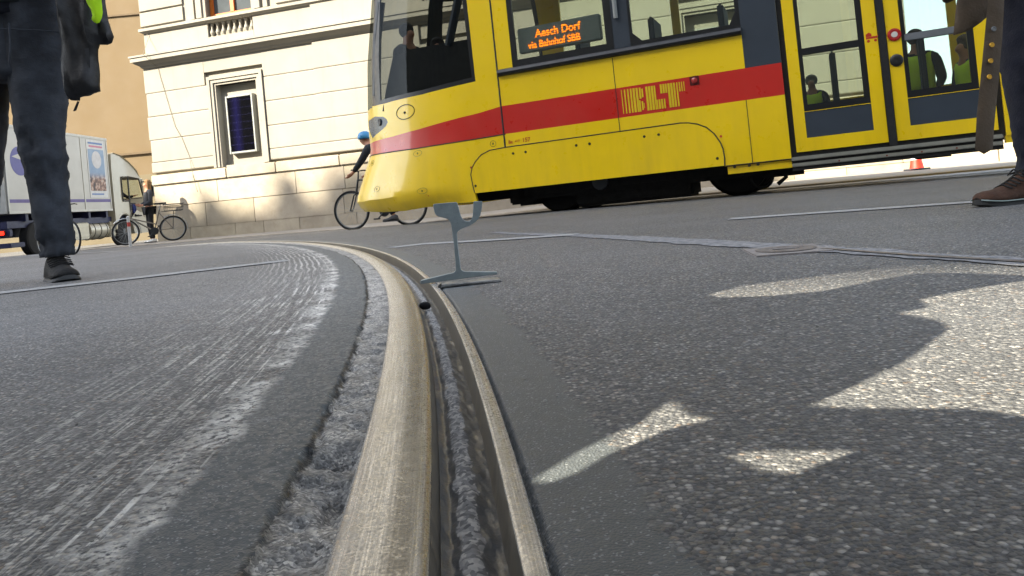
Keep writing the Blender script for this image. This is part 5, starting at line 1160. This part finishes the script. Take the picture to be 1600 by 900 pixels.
# ------------------------------------------------------------ traffic cone
c=at(1433,269,12.6); zc=float(zg(c[0],c[1]))+.032
cn=thing('traffic_cone','red and white traffic cone on a dark base beyond the tram doors','traffic cone',(c[0],c[1],zc),.3)
mb=MB(); mb.rbox((-.15,-.15,0),(.15,.15,.03),.012); mb.build('base',simple('cone_base','#3a3c44',.8),cn)
for nme,a,b,cc in (('lower_band',.03,.17,'#d8301c'),('reflective_band',.17,.33,'#dcd8d4'),('upper_band',.33,.50,'#d8301c')):
    r0=.115-.19*a; r1=.115-.19*b; mb=MB(); mb.lathe((0,0,a),(0,0,1),[(0,r0),(b-a,r1)],24); mb.build(nme,simple('cone_'+cc,cc,.5),cn)

# ------------------------------------------------------------ bicycles
M_TY=simple('tyre_rubber','#17181a',.85,0,.2,30); M_RM=simple('rim_metal','#8c8f90',.35,.7); M_BKM=simple('bike_black','#1b1d20',.4)
def bicycle(label,loc,rotz,frame='#1b1d20',r=.335,wb=1.05,guards=None,rack=None,step=False,extra=None):
    t=thing('bicycle',label,'bicycle',loc,rotz); fm=simple('frame_'+frame,frame,.35,.2,.08)
    xr,xf=-wb*.42,wb*.58; 
    for x,nm in ((xr,'rear'),(xf,'front')):
        mb=MB(); mb.torus((x,0,r),(0,1,0),r-.017,.019,44,8); w_=mb.build('wheel',M_TY,t)
        mb=MB(); mb.torus((x,0,r),(0,1,0),r-.042,.010,40,6,1.); mb.build('rim',M_RM,w_)
        mb=MB()
        for k in range(20):
            a=k*math.pi/10; s=1 if k%2 else -1; mb.tube([(x+.02*math.cos(a+s*1.2),s*.02,r+.02*math.sin(a+s*1.2)),(x+(r-.045)*math.cos(a),0,r+(r-.045)*math.sin(a))],.0016,4,False)
        mb.tube([(x,-.04,r),(x,.04,r)],.02,8); mb.build('spokes',M_RM,w_)
        if guards:
            mb=MB(); a0,a1=(.25,2.9) if x==xr else (.75,3.3); pts=[(x+(r+.025)*math.cos(a),0,r+(r+.025)*math.sin(a)) for a in np.linspace(a0 if x==xf else a0,a1,18)]
            if x==xr: pts=[(x-(r+.025)*math.cos(a),0,r+(r+.025)*math.sin(a)) for a in np.linspace(-.15,2.2,18)]
            mb.tube(pts,.024,6,flat=.5); mb.build('mudguard',simple('guard_'+guards,guards,.3,.5),t)
    bb=(-.02,0,.28); st_=(-.17,0,.80); hd=(xf-.17,0,.84); hb=(xf-.12,0,.64)
    mb=MB(); tb=.016
    mb.tube([bb,st_],tb); mb.tube([bb,hb],tb*1.15); mb.tube([hd,hb],tb*1.15)
    if step: mb.tube([(-.06,0,.45),hb],tb)
    else: mb.tube([(-.155,0,.74),hd],tb)
    for s in (-.05,.05): mb.tube([(bb[0],s*.6,bb[2]),(xr,s,r)],.010,6); mb.tube([(-.155,s*.4,.72),(xr,s,r)],.009,6)
    mb.build('frame',fm,t)
    mb=MB(); mb.tube([(xf-.12,0,.64),(xf-.11,0,.60)],.018)
    for s in (-.045,.045): mb.tube([(xf-.11,0,.61),(xf-.09,s,.58),(xf,s,r)],.011,6)
    mb.build('fork',fm,t)
    mb=MB(); mb.tube([hd,(xf-.19,0,.97)],.014); mb.tube([(xf-.26,-.29,.99),(xf-.17,-.2,1.0),(xf-.17,0,.98),(xf-.17,.2,1.0),(xf-.26,.29,.99)],.012,8); mb.build('handlebar',M_BKM,t)
    mb=MB(); mb.tube([st_,(-.20,0,.92)],.013); sp_=mb.build('seat_post',M_RM,t)
    V,F=loft([(0,0,0,1,1)],3) if False else (None,None)
    mb=MB(); 
    for (a,b,c0,d) in ((-.33,-.14,.07,.05),): pass
    pts=[(-.34,.0),(-.33,.06),(-.28,.078),(-.2,.06),(-.1,.022),(-.05,.016),(-.045,0),(-.05,-.016),(-.1,-.022),(-.2,-.06),(-.28,-.078),(-.33,-.06)]
    mb.prism([(a,b) for a,b in pts],.925,.965,ax='z'); mb.build('saddle',M_BKM,t)
    mb=MB(); mb.lathe((bb[0],.045,bb[2]),(0,1,0),[(0,.095),(.004,.095),(.004,.0)],24); mb.tube([(bb[0],.05,bb[2]),(bb[0]+.12,.06,bb[2]-.12)],.012,6); mb.tube([(bb[0],-.05,bb[2]),(bb[0]-.12,-.06,bb[2]+.12)],.012,6)
    for s,dx,dz in ((.1,.12,-.12),(-.1,-.12,.12)): mb.rbox((bb[0]+dx-.045,s-.045,bb[2]+dz-.012),(bb[0]+dx+.045,s+.045,bb[2]+dz+.012),.006)
    mb.build('crankset',M_BKM,t)
    if rack:
        mb=MB(); z=.74
        for s in (-.07,.07): mb.tube([(-.20,s,z),(xr-.22,s,z)],.007,6); mb.tube([(xr-.05,s,z),(xr,s,r)],.006,6)
        for x in np.linspace(-.25,xr-.22,5): mb.tube([(x,-.07,z),(x,.07,z)],.006,6)
        rk=mb.build('rack',M_BKM,t)
        if rack=='basket':
            mb=MB(); x0,x1=xr-.26,xr+.16
            for zz,g in ((z+.01,.0),(z+.09,.015),(z+.17,.03)):
                mb.tube([(x0-g,-.14-g,zz),(x1+g,-.14-g,zz),(x1+g,.14+g,zz),(x0-g,.14+g,zz),(x0-g,-.14-g,zz)],.006,5)
            for k in range(12):
                x=x0+(x1-x0)*k/11
                for s in (-1,1): mb.tube([(x,s*.14,z+.01),(x,s*.17,z+.17)],.003,4)
            mb.build('basket',M_BKM,rk)
    if extra:
        mb=MB(); bm=bmesh.new(); bmesh.ops.create_icosphere(bm,subdivisions=3,radius=.15)
        mb.add([(v.co.x*.9+extra[1],v.co.y,v.co.z*1.15+extra[2]) for v in bm.verts],[[x.index for x in f.verts] for f in bm.faces]); bm.free(); mb.build('pannier',simple('pannier_'+extra[0],extra[0],.6),t,smooth=True)
    return t
def ground(p): return float(zg(p[0],p[1]))
# wheel contact points from the photo
def wheelline(pa,pb,Z): 
    a=at(*pa,Z); return a
a=at(127,394,15.0); b1=G(114,395,-.135); b2=G(63,401,-.135)
d_=at(114,394,14.9)-at(63,399,15.6); d_=d_[:2]; th0=math.atan2(d_[1],d_[0])
fr=at(114,394,14.9); L_=.58*1.05
bicycle('black bicycle with a blue bag, standing behind the leg of the man at the left',(fr[0]-.61*math.cos(th0),fr[1]-.61*math.sin(th0),ground(fr)),th0,'#2a3c3c',rack='yes',extra=('#2f5f96',-.05,1.08))
rw=at(272,376,19.0); fw_=at(221,383,18.75); th0=math.atan2(fw_[1]-rw[1],fw_[0]-rw[0])
bicycle('old bicycle with silver mudguards and a wire rear basket, parked at the pale stone plinth',(rw[0]+.44*math.cos(th0),rw[1]+.44*math.sin(th0),ground(rw)+.032),th0+.12,'#6d6558',r=.31,guards='#b9bcbc',rack='basket',step=True)
fwp=at(555,357,12.9); rwp=at(641,350,12.6); th0=math.atan2(fwp[1]-rwp[1],fwp[0]-rwp[0])
cb=bicycle('black road bicycle ridden behind the nose of the tram',(rwp[0]+.44*math.cos(th0),rwp[1]+.44*math.sin(th0),ground(fwp)),th0,'#1a1b1e')
# slim post
c=at(204,382,17.6); po=thing('marker_post','slim white post with a red band in front of the lorry wheel','post',(c[0],c[1],ground(c)))
mb=MB(); mb.tube([(0,0,0),(0,0,.69)],.035,14); mb.lathe((0,0,.69),(0,0,1),[(0,.035),(.02,.02),(.025,0)],14); mb.build('post',simple('post_white','#b9b9b6',.6),po)
mb=MB(); mb.lathe((0,0,.47),(0,0,1),[(0,.037),(.10,.037)],14); mb.build('red_band',simple('band_red','#a8352a',.5),po)
# cyclist
cx_,cy_=cb.location[0],cb.location[1]; 
cyc=dict(pelvis=(0,.20,.99),waist=(0,.10,1.10),chest=(0,-.12,1.24),nb=(0,-.27,1.34),neck=(0,-.33,1.39),head=(0,-.38,1.47),crown=(0,-.38,1.53),shL=(-.18,-.24,1.31),elL=(-.21,-.36,1.12),wrL=(-.24,-.52,.93),haL=(-.25,-.59,.88),shR=(.18,-.24,1.31),elR=(.21,-.36,1.12),wrR=(.24,-.52,.93),haR=(.25,-.59,.88),hiL=(-.09,.18,.95),knL=(-.10,-.16,.72),anL=(-.11,-.02,.32),hiR=(.09,.18,.95),knR=(.10,-.10,.58),anR=(.11,.08,.18))
figure('cyclist in a blue helmet and dark sleeves leaning to the handlebar behind the tram nose',(cx_+.13,cy_-.02,cb.location[2]),th0+math.pi/2,cyc,1.78,top='#22262c',legs='#1b1c20',shoes='#202224',helmet='#3f8fc4')
# woman talking to the lorry driver
c=at(238,381,19.3)
figure('fair haired woman in dark jacket, black trousers and white shoes beside the lorry cab',(c[0],c[1],ground(c)+.032),R(-48),dict(wrL=(-.16,-.22,1.05),elL=(-.25,-.02,1.14),haL=(-.10,-.28,1.08),wrR=(.16,-.22,1.05),elR=(.25,-.02,1.14),haR=(.10,-.28,1.08)),1.56,top='#33353a',legs='#16171a',shoes='#dcdcd8',hair='#7d5f3c',hairlong=.5)
sit=dict(pelvis=(0,0,.55),waist=(0,.02,.68),chest=(0,.03,.88),nb=(0,.02,1.04),neck=(0,.01,1.10),head=(0,-.01,1.20),crown=(0,0,1.26),shL=(-.18,.02,1.0),elL=(-.23,-.02,.74),wrL=(-.15,-.22,.68),haL=(-.12,-.30,.67),shR=(.18,.02,1.0),elR=(.23,-.02,.74),wrR=(.15,-.22,.68),haR=(.12,-.30,.67),hiL=(-.09,-.02,.52),knL=(-.11,-.42,.54),anL=(-.11,-.40,.10),hiR=(.09,-.02,.52),knR=(.11,-.42,.54),anR=(.11,-.40,.10))
def in_tram(label,px,py,i,face,floor,hgt=1.75,pose=None,**k):
    "place a figure whose head centre is seen at the pixel; face = rotation in the tram frame"
    t_,z_=TRM.hit(px,py,i); ps=dict(pose or sit); s=hgt/1.75; hz=ps['head'][2]*s
    base=TRM.W((t_,i,z_-hz)); m_=TRM.matrix()@Matrix.Translation((t_,i,z_-hz))@Matrix.Rotation(face,4,'Z')
    return figure(label,None,None,ps,hgt,parent_m=m_,**k)
in_tram('dark silhouette of the tram driver seated in the cab window',637,55,1.2,R(75),.86,1.8,top='#15171b',legs='#15171b',shoes='#101010',hair='#15120f')
in_tram('dark haired passenger whose head top shows low in the cab window',684,75,1.75,R(20),.86,1.7,top='#1b1b1d',legs='#15171b',shoes='#101010',hair='#1b1612')
sv=dict(sit)  # vest figures below are solid stand-ins for reflections in the door glass
in_tram('stand-in for a reflected worker in yellow vest seen from behind, left part of the right tram door window',1431,66,1.78,R(165),.36,1.60,pose=dict(sit,**{}),top='#23262b',legs='#222a3a',shoes='#202020',hair='#2a2019',vest='s')
in_tram('stand-in for a reflected worker in yellow vest facing left, at the right edge of the right tram door window',1507,75,1.60,R(-70),.36,1.60,top='#5b5e62',legs='#222a3a',shoes='#202020',hair='#6a5a48',vest='s')
in_tram('small stand-in for a reflected figure in a yellow safety vest low in the left door window',1268,131,1.9,R(-10),.36,1.2,top='#2b2e33',legs='#222a3a',shoes='#202020',hair='#8f8f86',vest='s')

# ------------------------------------------------------------ white lorry
TK=Frame((-14.0,27.,-.25),R(90))
lk=thing('lorry','white box lorry with a poster and purple stripe, its cab door open','lorry',matrix=TK.matrix())
M_W=simple('lorry_white','#adadaa',.4,0,.1,1.2,coat=.2); M_DB=simple('chassis_blue','#1a2046',.5); M_CB=simple('cab_cream','#aca899',.35,0,.06,2,coat=.3)
zb,zt_=1.26,3.78; aR=TK.hit(14,334)[0]
mb=MB(); mb.rbox((aR,0,zb),(-.05,2.5,zt_),.03); mb.build('box_body',M_W,lk)
mb=MB()
for x in (aR+.03,TK.hit(131,290)[0],-.10): mb.rbox((x-.03,-.015,zb),(x+.03,.01,zt_),.005)
mb.rbox((aR,-.02,zt_-.07),(-.05,.01,zt_+.01),.006); mb.rbox((aR,-.02,zb-.01),(-.05,.01,zb+.06),.006); mb.build('edge_trim',simple('trim_grey_white','#b5b5b0',.4,.2),lk)
mb=MB(); mb.box((aR+.05,-.006,zb+.30),(-.1,.0,zb+.40)); mb.build('purple_stripe',simple('stripe_purple','#5a4f8c',.5),lk)
n=N('swoosh_emblem'); s_=n.sep(n.tc.outputs['Object'])
ec,ez=TK.hit(34,252)
mb=MB(); mb.lathe((ec-.1,-.004,ez),(0,1,0),[(0,.42),(.004,.42)],40); e_=mb.build('round_emblem',simple('emblem_purple','#5b5c9c',.5),lk)
mb=MB(); mb.prism([(ec-.45,ez+.12),(ec-.1,ez+.22),(ec+.25,ez+.10),(ec+.36,ez-.12),(ec+.15,ez+.0),(ec-.15,ez+.06)],-.008,-.005); mb.build('white_swoosh',M_W,e_)
p0=TK.hit(130,217); p1=TK.hit(158,221); p2=TK.hit(171,309); pa,pb=(p0[0]+TK.hit(144.5,308)[0])/2,(p1[0]+p2[0])/2; pz0,pz1=p2[1],p0[1]
mb=MB(); mb.box((pa,-.012,pz0),(pb,-.001,pz1)); po_=mb.build('poster',simple('poster_white','#c9ccd0',.5),lk)
H=pz1-pz0; Wd=pb-pa
n=N('poster_photo'); oz=n.sep(n.tc.outputs['Object'])[2]; vv=n.noise(2.2,4,.6); vv2=n.noise(6,3,.6)
n.base(n.mix(n.rng(oz,pz0+H*.45,pz0+H*.30,0,1,True),n.mix(vv,C('#5f7fa8'),C('#9fb4cc')),n.ramp(vv2,[(.35,C('#2c2a30')),(.48,C('#7a5c50')),(.56,C('#a88a7c')),(.65,C('#c0b4ac'))])),.5)
mb=MB(); mb.box((pa+.06,-.016,pz0+.12*H),(pb-.06,-.012,pz0+.84*H)); mb.build('poster_photo',n.m,po_)
mb=MB(); mb.lathe(((pa+pb)/2,-.020,pz0+.66*H),(0,1,0),[(0,Wd*.27),(.003,Wd*.27)],32); mb.build('poster_roundel',simple('poster_pale','#c4c6cc',.5),po_)
mb=MB(); mb.box((pa+.1,-.018,pz0+.93*H),(pb-.1,-.013,pz0+.96*H)); mb.box((pa+.1,-.018,pz0+.05*H),(pb-.25,-.013,pz0+.075*H)); mb.build('poster_blue_line',simple('poster_blue','#5b7cb4',.5),po_)
mb=MB(); mb.box((pa+.15,-.018,pz0+.875*H),(pb-.12,-.013,pz0+.905*H)); mb.build('poster_pink_line',simple('poster_pink','#c07a94',.5),po_)
mb=MB(); mb.box((aR+.1,.15,.85),(2.2,2.3,1.05)); mb.box((aR+.1,.6,.6),(2.2,1.9,.9))
for x in np.arange(aR+.8,-.3,1.1): mb.box((x,.05,1.03),(x+.12,2.4,1.25))
mb.build('chassis',M_DB,lk)
wx=TK.hit(197,361)[0]
for x in (wx,aR+1.3):
    for yb in (.05,2.15):
        mb=MB(); mb.lathe((x,yb,.50),(0,1,0),[(0,.30),(.0,.46),(.03,.50),(.25,.50),(.28,.46),(.28,.3)],36); w_=mb.build('wheel',M_TY,lk)
        mb=MB(); mb.lathe((x,yb+.02,.50),(0,1,0),[(.0,.30),(.06,.27),(.06,.12),(-.03,.10),(-.03,0)],24); mb.build('rim',simple('lorry_rim','#5e6062',.5,.4),w_)
ta=TK.hit(155,365)[0]; tb_=TK.hit(174,365)[0]
mb=MB(); mb.tube([(ta-.25,.42,.62),(tb_+.1,.42,.62)],.31,24); tk_=mb.build('fuel_tank',simple('tank_cream','#b9b4a4',.35,.3,.1),lk,auto=40)
mb=MB()
for x in (ta,(ta+tb_)/2,tb_): mb.torus((x,.42,.62),(1,0,0),.315,.012,28,6)
mb.build('tank_strap',simple('strap_dark','#4a4a48',.5,.3),tk_)
for a_,b_ in ((ta-1.6,ta-.35),(tb_+.18,tb_+.75)):
    mb=MB(); mb.rbox((a_,.12,.34),(b_,.7,.90),.03)
    for k in range(3): mb.rbox((a_+.06,.10,.42+k*.15),(b_-.06,.14,.47+k*.15),.008)
    mb.build('side_locker',simple('tank_cream','#b9b4a4'),lk)
# cab
ct_=TK.hit(175,238)[1]+.0; cz=3.05+.25
prof=[(.12,.75),(.12,2.75),(.16,3.25),(.35,3.32),(.9,3.24),(1.5,3.0),(1.95,2.75),(2.18,2.45),(2.38,1.75),(2.45,1.2),(2.45,.38),(1.9,.38),(1.75,.8),(1.55,1.06),(1.25,1.14),(.95,1.06),(.72,.75)]
sh=wx-1.25; prof=[(a+ (sh if b<1.15 and .5<a<1.95 else 0),b) for a,b in prof]
wn=[(.75,1.62),(.75,2.42),(1.15,2.44),(1.15,1.62)]; dr_=[(1.22,.95),(1.22,2.46),(2.02,2.40),(2.22,1.75),(2.26,1.2),(2.0,1.15),(1.7,1.25)]
tv=[];te=[]
for Pq in (prof,wn,dr_):
    n0=len(tv); tv+=[VV(p) for p in Pq]; te+=[(n0+i,n0+(i+1)%len(Pq)) for i in range(len(Pq))]
vo,eo,fo,_,_,_=delaunay_2d_cdt(tv,te,[],0,1e-5); V=[];F=[]
for yb in (0.,2.4):
    n0=len(V); V+=[(v.x,yb+(.05 if v.y>2.6 else 0)*(1 if yb==0 else -1),v.y) for v in vo]
    for f in fo:
        cx=sum(vo[i].x for i in f)/3; cy=sum(vo[i].y for i in f)/3
        if inpoly(cx,cy,prof) and not inpoly(cx,cy,wn) and not inpoly(cx,cy,dr_): F.append(tuple(i+n0 for i in f))
mb=MB().add(V,F); npf=len(prof)
V=[(a,.0,b) for a,b in prof]+[(a,2.4,b) for a,b in prof]; F=[(i,(i+1)%npf,(i+1)%npf+npf,i+npf) for i in range(npf) if not (i in (7,))]
mb.add(V,F); mb.build('cab',M_CB,lk,auto=30)
mb=MB(); mb.add([(2.17,.12,2.43),(2.37,.12,1.77),(2.37,2.28,1.77),(2.17,2.28,2.43)],[(0,1,2,3)]); mb.build('windscreen',M_GL,lk,fix=False)
mb=MB(); 
for (a_,b_) in (((.72,1.59),(.72,2.45)),((.72,2.45),(1.18,2.47)),((1.18,2.47),(1.18,1.59)),((1.18,1.59),(.72,1.59)),((1.20,.95),(1.20,2.48)),((1.20,2.48),(2.03,2.42)),((2.03,2.42),(2.25,1.75))): mb.tube([(a_[0],-.01,a_[1]),(b_[0],-.01,b_[1])],.028,6)
mb.build('window_seal',M_BK,lk)
mb=MB(); mb.box((.2,.25,1.1),(2.2,2.3,1.18)); mb.rbox((1.2,.3,1.18),(1.7,.8,1.55),.05); mb.rbox((1.05,.3,1.4),(1.25,.8,2.2),.05); mb.build('cab_seat',simple('cab_dark','#1c1e22',.8),lk)
# open door, swung out
dm=Matrix.Translation((2.22,0,0))@Matrix.Rotation(R(-68),4,'Z'); dO=[(-.98,1.15),(-.98,2.46),(-.16,2.42),(.0,1.8),(.02,1.2)]
def dpt(a,b,y=0.): v=dm@Vector((a+0,y,b)); return tuple(v)
dm=Matrix.Translation((2.24,-.02,0))@Matrix.Rotation(R(118),4,'Z')
fr_=[(0,1.0),(.0,2.42),(.86,2.46),(.98,1.75),(.98,1.0)]
mb=MB(); 
for i in range(5):
    a_,b_=fr_[i],fr_[(i+1)%5]; mb.tube([dpt(*a_),dpt(*b_)],.035,6)
mb.add([dpt(*q) for q in ((0,1.0),(0,1.68),(.98,1.68),(.98,1.0))]+[dpt(q[0],q[1],.05) for q in ((0,1.0),(0,1.68),(.98,1.68),(.98,1.0))],[(0,1,2,3),(7,6,5,4),(0,4,5,1),(1,5,6,2),(2,6,7,3),(3,7,4,0)])
cdr=mb.build('cab_door',M_CB,lk); mb=MB(); mb.add([dpt(.03,1.70,.02),dpt(.03,2.39,.02),dpt(.83,2.42,.02),dpt(.95,1.72,.02)],[(0,1,2,3)]); mb.build('door_glass',M_GL,cdr,fix=False)
mb=MB(); mb.tube([(2.2,-.02,2.3),(2.3,-.3,2.35),(2.3,-.3,1.8)],.02,6); mb.rbox((2.22,-.42,1.72),(2.38,-.20,2.28),.03); mb.build('mirror',M_BK,lk)
mb=MB(); mb.tube([(wx+.62*math.cos(a),.02,.5+.64*math.sin(a)) for a in np.linspace(.1,3.0,16)],.045,6); mb.build('wheel_arch',simple('tank_cream','#b9b4a4'),lk)
# rear: lamps, number plate, lift
mb=MB(); mb.rbox((aR-.06,.0,.62),(aR+.1,2.5,.82),.02); mb.rbox((aR-.05,.0,.30),(aR+.6,2.5,.44),.02); mb.build('underrun_bar',M_DB,lk)
for yb in (.08,2.1):
    mb=MB(); mb.rbox((aR-.12,yb,.66),(aR-.06,yb+.34,.80),.015); lm_=mb.build('tail_lamp',simple('tail_housing','#3a1210',.4),lk)
    mb=MB(); mb.rbox((aR-.14,yb+.02,.675),(aR-.12,yb+.20,.785),.01); mb.build('lit_lens',simple('tail_red','#d01810',.3,emit=('#ff2a18',.9)),lm_)
mb=MB(); mb.rbox((aR-.04,.02,zb),(aR,2.48,zt_-.02),.01); mb.build('rear_door',simple('rear_door_grey','#a4a6a4',.5,.1),lk)
mb=MB(); mb.rbox((aR-.055,.25,zb+.02),(aR-.045,.70,zb+.40),.004); pl2=mb.build('yellow_plate',simple('plate_yellow','#d2b018',.5),lk); 
xx=text('6','plate_number',.32,pl2,(0,0,0),simple('plate_black','#151515')); xx.data.transform(Matrix.Translation((aR-.06,.62,zb+.09))@Matrix.Rotation(R(-90),4,'Z'))
dm_=TK.matrix()@Matrix.Translation((1.55,.5,.93))@Matrix.Rotation(R(10),4,'Z')
figure('lorry driver in a dark shirt and blue trousers sitting in the open cab door',None,None,dict(sit,anL=(-.11,-.46,.16),anR=(.11,-.46,.16),wrR=(.22,-.42,.86),elR=(.25,-.18,.82),haR=(.22,-.5,.88)),1.75,parent_m=dm_,top='#1d1e22',legs='#1e2c6a',shoes='#202020',hair='#4a3420')

# overhead wires and building seen through the tram are left to the sky side
print('objects',len(SC.objects))
